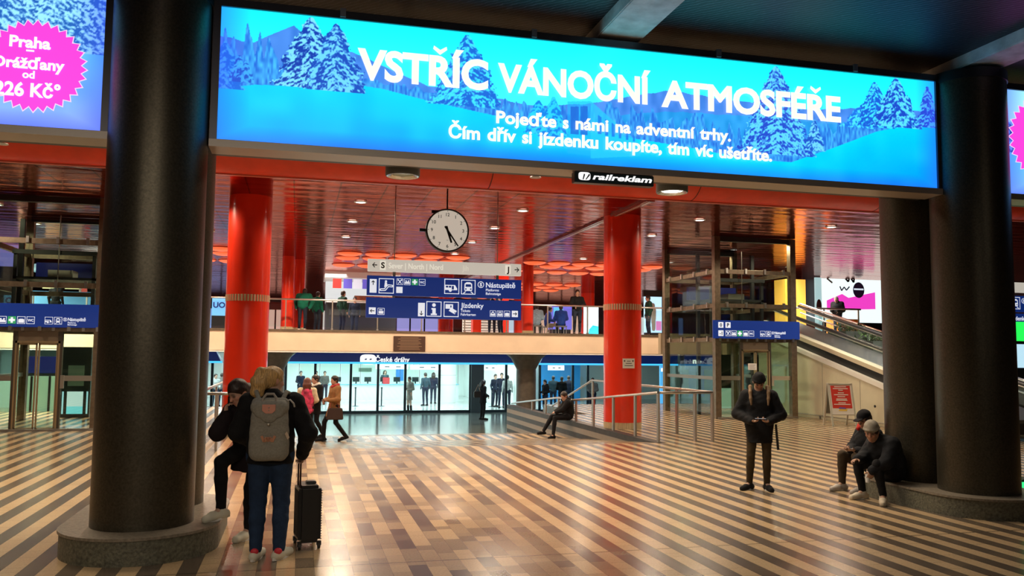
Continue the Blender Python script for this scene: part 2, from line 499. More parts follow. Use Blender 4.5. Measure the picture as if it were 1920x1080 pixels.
def person(label, loc, rz, pose=None, scale=1.0, h=0.02, skin='fair', yaw=0, pitch=0.1, roll=0,
           hair='short', hair_color=(.03, .02, .015), top=('black', (.012, .012, .014)), hem=None, hem_r=.16, bulk=0.0, hood=False,
           legs=('navy', (.02, .025, .05)), leg_r=1.0, shoes=('black', (.015, .015, .015)), skirt=None, sleeves=True,
           curlR=.5, curlL=.5, group=None, hat=None, scarf=None, extra=None, shirt=None, bare_leg=False, boots=None):
    """one person: a continuous body with clothing, hair and shoes as its children. Local axes: +Y is where the person faces."""
    J = {k: np.array(v, float) for k, v in POSE.items()}
    for k, v in (pose or {}).items(): J[k] = np.array(v, float)
    root = thing('person', label, 'person', loc, rz, group)
    root.scale = (scale,) * 3
    H = rot3(yaw, pitch, roll); hc = J['head']
    hp = lambda x, y, z: hc + H @ np.array([x, y, z])
    sk = SKIN[skin]; lip = tuple(np.array(sk) * (.85, .5, .5)); brow = tuple(np.array(hair_color) * .8 + np.array(sk) * .1)
    cols = [sk, lip, (.02, .015, .012), brow, tuple(np.array(sk) * (1.0, .8, .75))]
    B = Soft()
    fine = h <= 0.013
    B.egg(hp(0, -.008, .03), (.076, .096, .092), .02, 0, H)
    B.egg(hp(0, .03, -.05), (.056, .062, .064), .03, 0, H)
    B.egg(hp(0, .068, -.088), (.024, .020, .020), .025, 0, H)
    B.limb(hp(0, .086, .02), hp(0, .112, -.022), .009, .0145, .012, 4)
    if fine:
        for sx in (-1, 1):
            B.egg(hp(sx * .031, .084, .012), (.015, .008, .0075), .004, 2, H)
            B.limb(hp(sx * .015, .089, .034), hp(sx * .048, .078, .034), .006, .005, .005, 3)
            B.egg(hp(sx * .04, .066, -.018), (.024, .022, .022), .02, 4, H)
            B.egg(hp(sx * .013, .099, -.026), (.008, .009, .007), .006, 4, H)
        B.egg(hp(0, .086, -.054), (.023, .010, .0065), .005, 1, H)
        B.egg(hp(0, .084, -.064), (.019, .010, .007), .005, 1, H)
    for sx in (-1, 1):
        B.egg(hp(sx * .078, -.012, -.005), (.012, .020, .031), .008, 4, H)
    B.limb(J['neck'] - (0, 0, .05), hp(0, -.02, -.05), .058, .052, .03)
    # trunk and limbs under the clothes
    B.limb(J['pel'], J['waist'], .105, .095, .05, 0, (1.25, .85, 1)); B.limb(J['waist'], J['chest'], .095, .115, .05, 0, (1.25, .85, 1))
    B.limb(J['chest'], J['neck'], .11, .055, .05, 0, (1.2, .9, 1)); B.limb(J['shR'], J['shL'], .052, .052, .05)
    for s_, sg in (('R', 1), ('L', -1)):
        B.chain([J['sh' + s_], J['el' + s_], J['wr' + s_]], [.046, .036, .026], .03)
        hand(B, J['wr' + s_], J['hand' + s_], J['palm' + s_], sg, curlR if s_ == 'R' else curlL)
        B.limb(J['hip' + s_], J['kn' + s_], .075, .048, .05); B.limb(J['kn' + s_], J['an' + s_], .05, .032, .03)
        B.limb(J['an' + s_], J['toe' + s_], .034, .025, .03)
    body = B.mesh('body', h, painted('skin', 0, .55), root, cols)
    # hair
    if hair:
        Hm = Soft()
        if hair != 'bald':
            Hm.egg(hp(0, -.016, .040), (.087, .104, .098), .02, 0, H)
            Hm.egg(hp(0, -.045, -.02), (.078, .07, .08), .03, 0, H)
            Hm.egg(hp(0, .10, -.035), (.066, .075, .092), .015, 0, H, cut=True)
            Hm.egg(hp(0, .02, -.105), (.12, .10, .06), .015, 0, H, cut=True)
        if hair == 'long':
            for sx in (-.05, 0, .05): Hm.chain([hp(sx, -.06, .04), hp(sx * 1.3, -.09, -.08), hp(sx * 1.5, -.10, -.22)], [.055, .05, .03], .03)
            for sx in (-1, 1): Hm.chain([hp(sx * .07, .02, .05), hp(sx * .088, .015, -.06), hp(sx * .085, .02, -.17)], [.02, .024, .02], .03)
        if hair == 'ponytail':
            Hm.chain([hp(0, -.10, .085), hp(-.005, -.145, .07), hp(-.012, -.165, -.02), hp(-.015, -.15, -.12), hp(-.01, -.12, -.19)], [.03, .038, .050, .050, .024], .025)
            Hm.chain([hp(.03, -.09, .06), hp(.035, -.13, -.03), hp(.02, -.125, -.13)], [.03, .045, .03], .02)
            Hm.chain([hp(-.04, -.09, .05), hp(-.05, -.125, -.03), hp(-.04, -.12, -.12)], [.03, .045, .03], .02)
        if hair == 'lowtail':
            Hm.chain([hp(0, -.10, .0), hp(.01, -.14, -.03), hp(.02, -.15, -.12)], [.035, .045, .03], .03)
        if hair == 'bun':
            Hm.egg(hp(0, -.105, .06), (.042, .038, .04), .02, 0, H)
        if hat == 'beanie' or hat == 'cap': Hm.plane(hp(0, 0, .045), H @ np.array([0, .25, .97]))
        hm_ = hair_mat(hair_color)
        Hm.mesh('hair', h * .9, hm_, root, noise=.0035 if fine else 0)
    if hat == 'beanie':
        K = Soft(); K.egg(hp(0, -.012, .055), (.092, .108, .105), .01, 0, H); K.plane(hp(0, 0, .035), H @ np.array([0, -.12, -.99]))
        K.chain([hp(.092 * math.cos(a), -.01 + .108 * math.sin(a), .05 + .012 * math.sin(a)) for a in [i * PI / 8 for i in range(17)]], [.013] * 17, .008)
        K.mesh('beanie', h, extra['hat_mat'], root, noise=.002)
    if hat == 'cap':
        K = Soft(); K.egg(hp(0, -.008, .055), (.090, .108, .085), .01, 0, H); K.plane(hp(0, 0, .045), H @ np.array([0, -.05, -1]))
        K.egg(hp(0, .125, .048), (.07, .07, .010), .012, 0, H); K.egg(hp(0, -.01, .142), .010, .005)
        K.mesh('cap', h, extra['hat_mat'], root)
    # top
    T = Soft(); b = bulk
    cm = cloth(*top)
    T.limb(J['pel'] + (0, 0, .02), J['waist'], .112 + b, .112 + b, .05, 0, (1.25, .92, 1)); T.limb(J['waist'], J['chest'], .112 + b, .128 + b, .05, 0, (1.25, .92, 1))
    T.limb(J['chest'], J['neck'] - (0, 0, .03), .122 + b, .065 + b * .5, .05, 0, (1.22, .92, 1)); T.limb(J['shR'], J['shL'], .064 + b * .6, .064 + b * .6, .05)
    if hem is not None: T.limb(J['pel'] + (0, 0, .05), hem, .12 + b, hem_r, .05, 0, (1.2, .95, 1)); 
    if sleeves:
        for s_ in 'RL':
            w = J['wr' + s_]; e = J['el' + s_]
            T.chain([J['sh' + s_], e, w + (e - w) * .04], [.062 + b * .7, .052 + b * .7, .040 + b * .5], .035)
    T.limb(J['neck'] - (0, 0, .02), J['neck'] + (0, 0, .025) + .012 * (hc - J['neck']), .066 + b * .3, .066 + b * .3, .02)
    T.egg(hp(0, .02, -.02), (.085, .115, .11), .008, 0, H, cut=True)
    if hem is not None:
        d = np.array(hem, float) - J['pel']; d /= np.linalg.norm(d); T.plane(np.array(hem, float), d)
    T.mesh('jacket', h, cm, root, noise=.003 if h < .02 else 0)
    if hood:
        K = Soft(); K.chain([J['neck'] + v for v in ((.085, .06, .0), (.10, -.01, .03), (.06, -.08, .03), (-.06, -.08, .03), (-.10, -.01, .03), (-.085, .06, .0))], [.03, .042, .05, .05, .042, .03], .03)
        K.mesh('hood', h, cloth(*(hood if isinstance(hood, tuple) else top)), root)
    if scarf:
        K = Soft(); K.chain([J['neck'] + v for v in ((0, .09, -.02), (.08, .04, .01), (.08, -.05, .03), (0, -.085, .04), (-.08, -.05, .03), (-.08, .04, .01), (0, .09, -.02))], [.035] * 7, .03)
        K.mesh('scarf', h, cloth(*scarf), root)
    # legs
    g = leg_r
    if skirt is None:
        L = Soft()
        L.limb(J['hipR'] + (0, 0, .01), J['hipL'] + (0, 0, .01), .098 * g, .098 * g, .04, 0, (1, .95, 1))
        L.limb(J['pel'], J['waist'] * .4 + J['pel'] * .6, .105, .10, .04, 0, (1.25, .9, 1))
        for s_ in 'RL':
            k_ = J['kn' + s_]; a_ = J['an' + s_]
            L.limb(J['hip' + s_], k_, .093 * g, .062 * g, .03)
            calf = k_ * .65 + a_ * .35
            L.chain([k_, calf, a_ + (0, 0, .01)], [.062 * g, .060 * g, .046 * g], .02)
        L.mesh('trousers', h, cloth(*legs), root, noise=.0022 if h < .02 else 0)
    else:
        L = Soft(); L.limb(J['pel'] + (0, 0, .05), skirt, .115, .15, .04, 0, (1.2, .95, 1)); L.plane(np.array(skirt, float), (0, 0, -1)); L.mesh('skirt', h, cloth(*legs), root)
        if not bare_leg:
            L = Soft()
            for s_ in 'RL': L.chain([J['hip' + s_], J['kn' + s_], J['an' + s_]], [.08, .055, .038], .03)
            L.mesh('tights', h, cloth('black', (.012, .012, .014)), root)
    # shoes
    for s_ in 'RL':
        a_, t_ = J['an' + s_], J['toe' + s_]
        d = t_ - a_; d[2] = 0; n = np.linalg.norm(d); d = d / max(n, 1e-6)
        up = np.array([0, 0, 1.0]); sole = min(a_[2] - .085, t_[2] - .03)
        # foot frame: the sole lies along heel-toe
        heel = a_ - d * .055 - up * .045; toe = t_ - up * .0
        f = toe - heel; f /= np.linalg.norm(f); sd = np.cross(f, up); sd /= np.linalg.norm(sd); nn = np.cross(sd, f)
        K = Soft(); K.limb(heel, toe + f * .035, .044, .040, .02); K.limb(heel + f * .05, a_ + (0, 0, .0), .045, .046, .03)
        K.egg(heel + f * .15 + nn * .012, (.047, .05, .045), .03)
        K.plane(heel - nn * .036, -nn)
        if boots: K.limb(a_, a_ + (J['kn' + s_] - a_) * boots, .052, .058, .03)
        K.mesh('shoe', min(h, .014), cloth(*shoes) if not (extra and 'shoe_mat' in extra) else extra['shoe_mat'], root)
        if fine:
            K = MB(); fr = np.stack([sd, f, nn], 1)
            o = heel - nn * .030
            ring = []
            for i in range(20):
                a = 2 * PI * i / 20; ring.append((.043 * math.cos(a) * (1.0 if math.sin(a) > -.2 else .9), .095 + .145 * math.sin(a)))
            P = [tuple(o + fr @ np.array([x, y, z])) for z in (-.008, .014) for x, y in ring]
            K.add(P, [tuple(range(20))[::-1], tuple(range(20, 40))] + [(i, (i + 1) % 20, 20 + (i + 1) % 20, 20 + i) for i in range(20)])
            K.build('sole', (extra or {}).get('sole_mat', mat('sole_white', (.75, .73, .68), .6)), root)
    return root, J, hp, H
# ------------------------------------------------------------------ surfaces of the hall
def nd(nt, kind, **kw):
    n = nt.nodes.new(kind)
    for k, v in kw.items(): setattr(n, k, v)
    return n
def mth(nt, op, a, b=None, c=None):
    n = nt.nodes.new('ShaderNodeMath'); n.operation = op
    for i, x in enumerate((a, b, c)):
        if x is None: continue
        if isinstance(x, (int, float)): n.inputs[i].default_value = x
        else: nt.links.new(x, n.inputs[i])
    return n.outputs[0]
PITCH = 0.1585
def stripe_floor(name, light, dark, rough=0.225, axis='x', warm=True):
    m = bpy.data.materials.new(name); m.use_nodes = True
    nt = m.node_tree; b = nt.nodes['Principled BSDF']
    tc = nd(nt, 'ShaderNodeTexCoord'); sp = nd(nt, 'ShaderNodeSeparateXYZ'); nt.links.new(tc.outputs['Object'], sp.inputs[0])
    x, y = sp.outputs['X'], sp.outputs['Y']
    t = mth(nt, 'DIVIDE', mth(nt, 'SUBTRACT', x, 0.35), PITCH)
    i = mth(nt, 'FLOOR', t); fx = mth(nt, 'SUBTRACT', t, i)
    par = mth(nt, 'ABSOLUTE', mth(nt, 'MODULO', i, 2.0))
    wn = nd(nt, 'ShaderNodeTexWhiteNoise', noise_dimensions='1D'); nt.links.new(i, wn.inputs['W'])
    v = mth(nt, 'DIVIDE', mth(nt, 'ADD', y, mth(nt, 'MULTIPLY', wn.outputs['Value'], 7.0)), 0.62)
    # uneven slab lengths
    j0 = mth(nt, 'FLOOR', v)
    cb = nd(nt, 'ShaderNodeCombineXYZ'); nt.links.new(i, cb.inputs[0]); nt.links.new(j0, cb.inputs[1])
    w2 = nd(nt, 'ShaderNodeTexWhiteNoise', noise_dimensions='2D'); nt.links.new(cb.outputs[0], w2.inputs['Vector'])
    cut = mth(nt, 'ADD', mth(nt, 'MULTIPLY', w2.outputs['Value'], 0.6), 0.2)
    fv = mth(nt, 'SUBTRACT', v, j0)
    half = mth(nt, 'GREATER_THAN', fv, cut)
    j = mth(nt, 'ADD', mth(nt, 'MULTIPLY', j0, 2.0), half)
    c2 = nd(nt, 'ShaderNodeCombineXYZ'); nt.links.new(i, c2.inputs[0]); nt.links.new(j, c2.inputs[1])
    w3 = nd(nt, 'ShaderNodeTexWhiteNoise', noise_dimensions='2D'); nt.links.new(c2.outputs[0], w3.inputs['Vector'])
    # rows differ less towards the middle, single slabs more
    cen = nd(nt, 'ShaderNodeMapRange'); cen.interpolation_type = 'SMOOTHSTEP'
    nt.links.new(mth(nt, 'ABSOLUTE', mth(nt, 'SUBTRACT', x, 1.0)), cen.inputs['Value'])
    cen.inputs['From Min'].default_value = 0.7; cen.inputs['From Max'].default_value = 2.6
    cen.inputs['To Min'].default_value = 0.44; cen.inputs['To Max'].default_value = 1.0
    spread = mth(nt, 'MULTIPLY', mth(nt, 'SUBTRACT', w3.outputs['Value'], 0.5), mth(nt, 'SUBTRACT', 1.16, cen.outputs[0]))
    f = mth(nt, 'ADD', mth(nt, 'ADD', mth(nt, 'MULTIPLY', mth(nt, 'SUBTRACT', par, 0.5), cen.outputs[0]), 0.5), spread)
    mix = nd(nt, 'ShaderNodeMix', data_type='RGBA', clamp_factor=True)
    nt.links.new(f, mix.inputs[0]); mix.inputs[6].default_value = (*dark, 1); mix.inputs[7].default_value = (*light, 1)
    # speckle of the stone
    ns = nd(nt, 'ShaderNodeTexNoise'); ns.inputs['Scale'].default_value = 55; ns.inputs['Detail'].default_value = 5
    nt.links.new(tc.outputs['Object'], ns.inputs['Vector'])
    sc = mth(nt, 'ADD', mth(nt, 'MULTIPLY', ns.outputs['Fac'], 0.7), 0.65)
    # joints
    d1 = mth(nt, 'MINIMUM', fx, mth(nt, 'SUBTRACT', 1.0, fx))
    d2 = mth(nt, 'ABSOLUTE', mth(nt, 'SUBTRACT', fv, cut)); d3 = mth(nt, 'MINIMUM', fv, mth(nt, 'SUBTRACT', 1.0, fv))
    g = mth(nt, 'MINIMUM', mth(nt, 'GREATER_THAN', d1, 0.012), mth(nt, 'GREATER_THAN', mth(nt, 'MINIMUM', d2, d3), 0.004))
    long = mth(nt, 'GREATER_THAN', mth(nt, 'ABSOLUTE', mth(nt, 'SUBTRACT', y, 7.53)), 0.013)
    g = mth(nt, 'MINIMUM', g, long)
    sc = mth(nt, 'MULTIPLY', sc, mth(nt, 'ADD', mth(nt, 'MULTIPLY', g, 0.55), 0.45))
    mu = nd(nt, 'ShaderNodeVectorMath', operation='SCALE'); nt.links.new(mix.outputs[2], mu.inputs[0]); nt.links.new(sc, mu.inputs['Scale'])
    nt.links.new(mu.outputs[0], b.inputs['Base Color'])
    rn = nd(nt, 'ShaderNodeTexNoise'); rn.inputs['Scale'].default_value = 1.7; rn.inputs['Detail'].default_value = 5
    nt.links.new(tc.outputs['Object'], rn.inputs['Vector'])
    nt.links.new(mth(nt, 'ADD', mth(nt, 'MULTIPLY', rn.outputs['Fac'], 0.16), rough - 0.08), b.inputs['Roughness'])
    bp = nd(nt, 'ShaderNodeBump'); bp.inputs['Strength'].default_value = 0.04; bp.inputs['Distance'].default_value = 0.002
    nt.links.new(ns.outputs['Fac'], bp.inputs['Height']); nt.links.new(bp.outputs[0], b.inputs['Normal'])
    b.inputs['Specular IOR Level'].default_value = 0.55
    return m
M_floor = stripe_floor('striped_stone', (.50, .355, .20), (.098, .074, .053))
M_lower = mat('polished_stone', (.11, .135, .122), 0.13, var=.25, vscale=3, bump=.05, bscale=20)

def wall_stripes():
    m = bpy.data.materials.new('banded_stone'); m.use_nodes = True
    nt = m.node_tree; b = nt.nodes['Principled BSDF']
    tc = nd(nt, 'ShaderNodeTexCoord'); sp = nd(nt, 'ShaderNodeSeparateXYZ'); nt.links.new(tc.outputs['Object'], sp.inputs[0])
    t = mth(nt, 'DIVIDE', mth(nt, 'SUBTRACT', sp.outputs['Z'], 0.012), 0.14)
    par = mth(nt, 'ABSOLUTE', mth(nt, 'MODULO', mth(nt, 'FLOOR', t), 2.0))
    ns = nd(nt, 'ShaderNodeTexNoise'); ns.inputs['Scale'].default_value = 6; nt.links.new(tc.outputs['Object'], ns.inputs['Vector'])
    f = mth(nt, 'ADD', mth(nt, 'MULTIPLY', par, .8), mth(nt, 'MULTIPLY', ns.outputs['Fac'], .2))
    mix = nd(nt, 'ShaderNodeMix', data_type='RGBA'); nt.links.new(f, mix.inputs[0])
    mix.inputs[6].default_value = (.24, .205, .165, 1); mix.inputs[7].default_value = (.012, .012, .016, 1)
    nt.links.new(mix.outputs[2], b.inputs['Base Color']); b.inputs['Roughness'].default_value = .5; b.inputs['Specular IOR Level'].default_value = .3
    return m
M_band = wall_stripes()

def red_ceiling():
    m = bpy.data.materials.new('lacquered_red_metal'); m.use_nodes = True
    nt = m.node_tree; b = nt.nodes['Principled BSDF']
    tc = nd(nt, 'ShaderNodeTexCoord'); sp = nd(nt, 'ShaderNodeSeparateXYZ'); nt.links.new(tc.outputs['Object'], sp.inputs[0])
    x, y = sp.outputs['X'], sp.outputs['Y']
    fx = mth(nt, 'FRACT', mth(nt, 'DIVIDE', mth(nt, 'ADD', x, 0.17), 0.96))
    fy = mth(nt, 'FRACT', mth(nt, 'DIVIDE', y, 0.55))
    dx = mth(nt, 'MULTIPLY', mth(nt, 'MINIMUM', fx, mth(nt, 'SUBTRACT', 1.0, fx)), 0.96)
    dy = mth(nt, 'MULTIPLY', mth(nt, 'MINIMUM', fy, mth(nt, 'SUBTRACT', 1.0, fy)), 0.55)
    jx = mth(nt, 'GREATER_THAN', dx, 0.016); jy = mth(nt, 'GREATER_THAN', dy, 0.005)
    g = mth(nt, 'MINIMUM', jx, mth(nt, 'ADD', mth(nt, 'MULTIPLY', jy, .35), .65))
    mix = nd(nt, 'ShaderNodeMix', data_type='RGBA'); nt.links.new(g, mix.inputs[0])
    mix.inputs[6].default_value = (.012, .003, .003, 1); mix.inputs[7].default_value = (.42, .046, .028, 1)
    nt.links.new(mix.outputs[2], b.inputs['Base Color'])
    b.inputs['Metallic'].default_value = .9
    b.inputs['Specular Tint'].default_value = (.82, .52, .46, 1)
    b.inputs['Roughness'].default_value = .14
    b.inputs['Specular IOR Level'].default_value = .7
    b.inputs['Coat Weight'].default_value = .04; b.inputs['Coat Roughness'].default_value = .05; b.inputs['Coat IOR'].default_value = 1.6
    # every narrow tray bows a little, and no two hang alike
    mp = nd(nt, 'ShaderNodeMapping'); nt.links.new(tc.outputs['Object'], mp.inputs[0]); mp.inputs['Scale'].default_value = (.55, 1.7, 1)
    n1 = nd(nt, 'ShaderNodeTexNoise'); n1.inputs['Scale'].default_value = 1.0; n1.inputs['Detail'].default_value = 3; n1.inputs['Distortion'].default_value = .8; nt.links.new(mp.outputs[0], n1.inputs['Vector'])
    bow = mth(nt, 'MULTIPLY', mth(nt, 'SINE', mth(nt, 'MULTIPLY', fy, PI)), 0.20)
    hgt = mth(nt, 'ADD', mth(nt, 'MULTIPLY', n1.outputs['Fac'], 1.1), bow)
    bp = nd(nt, 'ShaderNodeBump'); bp.inputs['Strength'].default_value = .42; bp.inputs['Distance'].default_value = .05
    nt.links.new(hgt, bp.inputs['Height']); nt.links.new(bp.outputs[0], b.inputs['Normal']); nt.links.new(bp.outputs[0], b.inputs['Coat Normal'])
    return m
M_redceil = red_ceiling()

def mesh_ceiling():
    m = bpy.data.materials.new('dark_ceiling_mesh'); m.use_nodes = True
    nt = m.node_tree; b = nt.nodes['Principled BSDF']
    tc = nd(nt, 'ShaderNodeTexCoord')
    w = nd(nt, 'ShaderNodeTexWave', wave_type='BANDS', bands_direction='DIAGONAL'); w.inputs['Scale'].default_value = 7.5
    w.inputs['Distortion'].default_value = 3.0; w.inputs['Detail'].default_value = 2.0; w.inputs['Detail Scale'].default_value = 1.5
    nt.links.new(tc.outputs['Object'], w.inputs['Vector'])
    r = nd(nt, 'ShaderNodeValToRGB'); r.color_ramp.elements[0].position = .86; r.color_ramp.elements[1].position = .97
    r.color_ramp.elements[0].color = (.006, .006, .012, 1); r.color_ramp.elements[1].color = (.10, .10, .13, 1)
    nt.links.new(w.outputs['Fac'], r.inputs[0]); nt.links.new(r.outputs[0], b.inputs['Base Color'])
    b.inputs['Roughness'].default_value = .5
    return m
M_dark = mesh_ceiling()
M_black = mat('black_paint', (.012, .012, .014), .45)
M_redpaint = mat('red_paint', (.55, .026, .008), .33, var=.08, vscale=2, coat=.4)
M_redbulk = mat('red_bulkhead_paint', (.74, .050, .016), .42, var=.10, vscale=3)
M_cream = mat('cream_fascia', (.66, .50, .36), .5, var=.06, vscale=2)
M_concrete = mat('beam_concrete', (.62, .62, .64), .7, var=.25, vscale=5, bump=.3, bscale=25)
M_brown = mat('brown_cladding', (.13, .10, .075), .45, var=.2, vscale=6)
M_steel = mat('brushed_steel', (.62, .60, .56), .30, 1.0)
M_steel_dull = mat('dull_steel', (.30, .28, .25), .42, .8)
M_bronze = mat('bronze_steel', (.22, .17, .12), .38, .8, var=.2, vscale=10)
M_granite = mat('plinth_granite', (.115, .112, .080), .5, var=.5, vscale=38, bump=.35, bscale=60)
M_blackcol = mat('black_metal_cladding', (.080, .070, .050), .38, .7, var=.25, vscale=50, bump=.06, bscale=140)
M_white = mat('white_panel', (.8, .8, .78), .4)
M_glass = glass_mat('clear_glass', (.93, .97, .96), .10)
M_liftglass = glass_mat('lift_glass', (.86, .92, .87), .08)
M_navy = glow('sign_navy', (.010, .048, .33), .36)
M_signwhite = glow('sign_white', (.85, .9, 1.0), .75)
M_signgreen = glow('sign_green', (.05, .45, .15), .6)

RAMP = [(16.4, 0.0), (22.2, -0.48), (23.5, -0.48), (29.3, -1.0)]   # Y, level
ZL = -1.0
def ramp_z(y):
    if y <= RAMP[0][0]: return 0.0
    for (a, za), (b_, zb) in zip(RAMP, RAMP[1:]):
        if y <= b_: return za + (zb - za) * (y - a) / (b_ - a)
    return ZL
RXL, RXR = -.50, 7.33
# floors
mb = MB()
mb.box(-22, 34, -6, 16.4, -.3, 0)
structure('floor', mb, M_floor)
for nm, a, b_, h0, h1 in (('floor_left', -22, RXL, -1.72, RXL - .24), ('floor_right', RXR, 34, RXR + .24, 8.68)):
    mb = MB()      # with a narrow stairwell beside the ramp wall
    mb.box(*((a, h0) if nm == 'floor_left' else (h1, b_)), 16.4, 29.2, -.3, 0); mb.box(h0, h1, 16.4, 24.4, -.3, 0)
    structure(nm, mb, M_floor)
    mb = MB()
    for k in range(7): mb.box(h0, h1, 24.4 + k * .34, 24.4 + (k + 1) * .34, -1.3, -.143 * (k + 1))
    structure('floor_stair_' + nm[6:], mb, M_floor)
mb = MB()
for (a, za), (b_, zb) in zip(RAMP, RAMP[1:]):
    mb.add([(RXL, a, za), (RXR, a, za), (RXR, b_, zb), (RXL, b_, zb)], [(0, 1, 2, 3)])
structure('floor_ramp', mb, M_floor)
mb = MB(); mb.box(-22, 34, 29.3, 62, ZL - .3, ZL); structure('floor_lower', mb, M_lower)
# banded walls beside the ramp
for nm, x0, x1 in (('wall_ramp_right', RXR, RXR + .24), ('wall_ramp_left', RXL - .24, RXL)):
    mb = MB()
    mb.prism([(RAMP[0][0], .004), (RAMP[-1][0], .004), (RAMP[-1][0], ZL), (23.5, -.48 - .02), (22.2, -.5), (RAMP[0][0], -.02)], x0, x1, 'x')
    structure(nm, mb, M_band)
mb = MB(); mb.box(-22, -1.72, 29.2, 29.3, ZL, 0.004); structure('wall_lower_left', mb, M_band)
mb = MB(); mb.box(8.68, 34, 29.2, 29.3, ZL, 0.004); structure('wall_lower_right', mb, M_band)
# ceilings
ZC = 5.35; YLIP = 17.3
mb = MB(); mb.box(-22, 34, YLIP, 66, ZC, ZC + .05); structure('ceiling_red', mb, M_redceil)
mb = MB(); mb.box(-22, 34, -6, 11.2, 5.55, 5.7); structure('ceiling', mb, M_dark)
mb = MB(); mb.box(-22, 34, 11.2, YLIP, 6.6, 6.7); structure('ceiling_void', mb, M_black)
# rounded red edge of the ceiling
mb = MB()
prof = [(YLIP + .02, ZC)] + [(YLIP - .72 * math.sin(a), ZC + .72 - .72 * math.cos(a)) for a in [i * PI / 20 for i in range(11)]] + [(YLIP - .72, 6.6)]
n = len(prof)
mb.add([(-22, y, z) for y, z in prof] + [(34, y, z) for y, z in prof], [(i, i + 1, n + i + 1, n + i) for i in range(n - 1)], True)
structure('trim_1', mb, M_redbulk)
mb = MB()
for x in (-17.3, -12.5, -7.7, 3.85, 8.6, 13.4, 18.2):
    for i in range(n - 1):
        y0, z0 = prof[i]; y1, z1 = prof[i + 1]
        mb.bar((x, y0, z0 - .002), (x, y1, z1 - .002), .018, .012)
tag(mb.build('trim_2', mat('joint_dark_red', (.10, .008, .006), .6)), kind='structure')
mb = MB(); mb.box(-22, 34, YLIP - .04, YLIP + .05, ZC - .025, ZC + .01); structure('trim_3', mb, mat('pale_red_edge', (.62, .16, .12), .35))
# concrete beams of the entrance bay
for k, (x, w) in enumerate(((3.42, .52), (8.05, .5), (-1.35, .5))):
    mb = MB(); mb.box(x - w / 2, x + w / 2, -5, 9.30, 5.40, 5.56); structure('trim_%d' % (k + 4), mb, M_concrete, .012)
mb = MB(); mb.box(-22, 34, 9.30, 9.9, 5.34, 5.56); structure('trim_7', mb, M_black)
# ceiling channel in the red ceiling
mb = MB(); mb.box(7.55, 7.75, YLIP + .05, 40, ZC - .05, ZC + .01); structure('trim_8', mb, mat('channel_red', (.28, .05, .04), .2, .5))
mb = MB(); mb.box(7.62, 7.68, YLIP + .05, 40, ZC - .06, ZC - .045); structure('trim_9', mb, mat('channel_pale', (.65, .5, .45), .25, .6))
# far ends of the hall
M_farwall = mat('hall_wall', (.30, .22, .18), .6, var=.2, vscale=1)
mb = MB(); mb.box(-22.2, -22, -6, 66, -1.3, 6.7); structure('wall_left', mb, M_farwall)
mb = MB(); mb.box(34, 34.2, -6, 66, -1.3, 6.7); structure('wall_right', mb, M_farwall)
mb = MB(); mb.box(-22, 34, -6.2, -6, -.3, 6.7); structure('wall_behind', mb, mat('street_dark', (.05, .05, .06), .4))
mb = MB(); mb.box(-22, 34, 66, 66.2, -1.3, 6.7); structure('wall_back', mb, M_farwall)
# mezzanine
YM = 31.0; ZM = 2.58
mb = MB(); mb.box(-22, 14.35, YM, 66, ZM - .12, ZM); structure('floor_mezzanine', mb, mat('concourse_stone', (.30, .25, .21), .25, var=.2, vscale=2))
mb = MB(); mb.box(14.35, 34, 24.8, 66, ZM - .12, ZM); structure('floor_mezzanine_right', mb, mat('concourse_stone', (.3, .25, .2), .25))
mb = MB(); mb.box(-22, 14.35, YM - .12, YM + .02, 1.86, ZM - .02); structure('wall_fascia', mb, M_cream)
mb = MB(); mb.box(-22, 14.37, YM - .16, YM + .02, ZM - .03, ZM + .04); structure('trim_10', mb, M_bronze)
mb = MB(); mb.box(-22, 14.37, YM - .10, YM + .4, 1.80, 1.87); structure('trim_11', mb, mat('pale_soffit_edge', (.8, .76, .7), .4))
mb = MB(); mb.box(-22, 34, YM + .02, 52, 1.88, 2.0); structure('ceiling_mezzanine', mb, M_white)
mb = MB(); mb.box(14.2, 14.35, 25.9, YM, 1.86, ZM - .02); structure('wall_fascia_side', mb, mat('brown_fascia', (.30, .23, .15), .5))
mb = MB(); mb.box(11.9, 14.2, 26.2, 26.4, 1.86, ZM - .02); structure('wall_fascia_lift', mb, mat('brown_fascia', (.3, .23, .15), .5))
# ------------------------------------------------------------------ columns and plinths
R_B = 0.45
def black_column(x, y, label):
    t = thing('column', label, 'column', (x, y, .24), 0, 'black columns of the entrance')
    MB().lathe([(R_B, 0.0), (R_B, 5.12)], 64).build('shaft', M_blackcol, t)
    MB().lathe([(R_B + .012, 5.0), (R_B + .012, 5.12)], 64).build('collar', M_black, t)
    mb = MB()
    mb.box(-.012, .012, R_B - .01, R_B + .006, 0, 5.1)
    mb.build('seam', M_black, t)
CL, CR = (-1.36, 8.56), (8.07, 8.58)
black_column(CL[0], CL[1], 'thick black column nearest the camera, left of the wide blue banner')
black_column(CL[0] - .02, CL[1] + 1.03, 'black column mostly hidden behind the nearest left black column')
black_column(CR[0], CR[1], 'thick black column right of the wide blue banner, by the picture edge')
black_column(CR[0] + .03, CR[1] + .98, 'black column behind the seated men, under the banner end')
def plinth(x, y, label):
    t = thing('column_plinth', label, 'plinth', (x, y, 0), 0, 'granite plinths under the black columns')
    def outline(r, n=28):
        a = [(r * math.cos(q), r * math.sin(q)) for q in [PI + PI * i / n for i in range(n + 1)]]
        return a + [(-p, 1.0 - q) for p, q in a]
    lo, hi = outline(.685), outline(.685)
    mb = MB().prism(outline(.685), 0, .215, 'z'); mb.build('base', M_granite, t)
    MB().prism(outline(.70), .215, .24, 'z').build('cap', mat('plinth_cap', (.20, .17, .13), .42, var=.3, vscale=30, bump=.15, bscale=60), t)
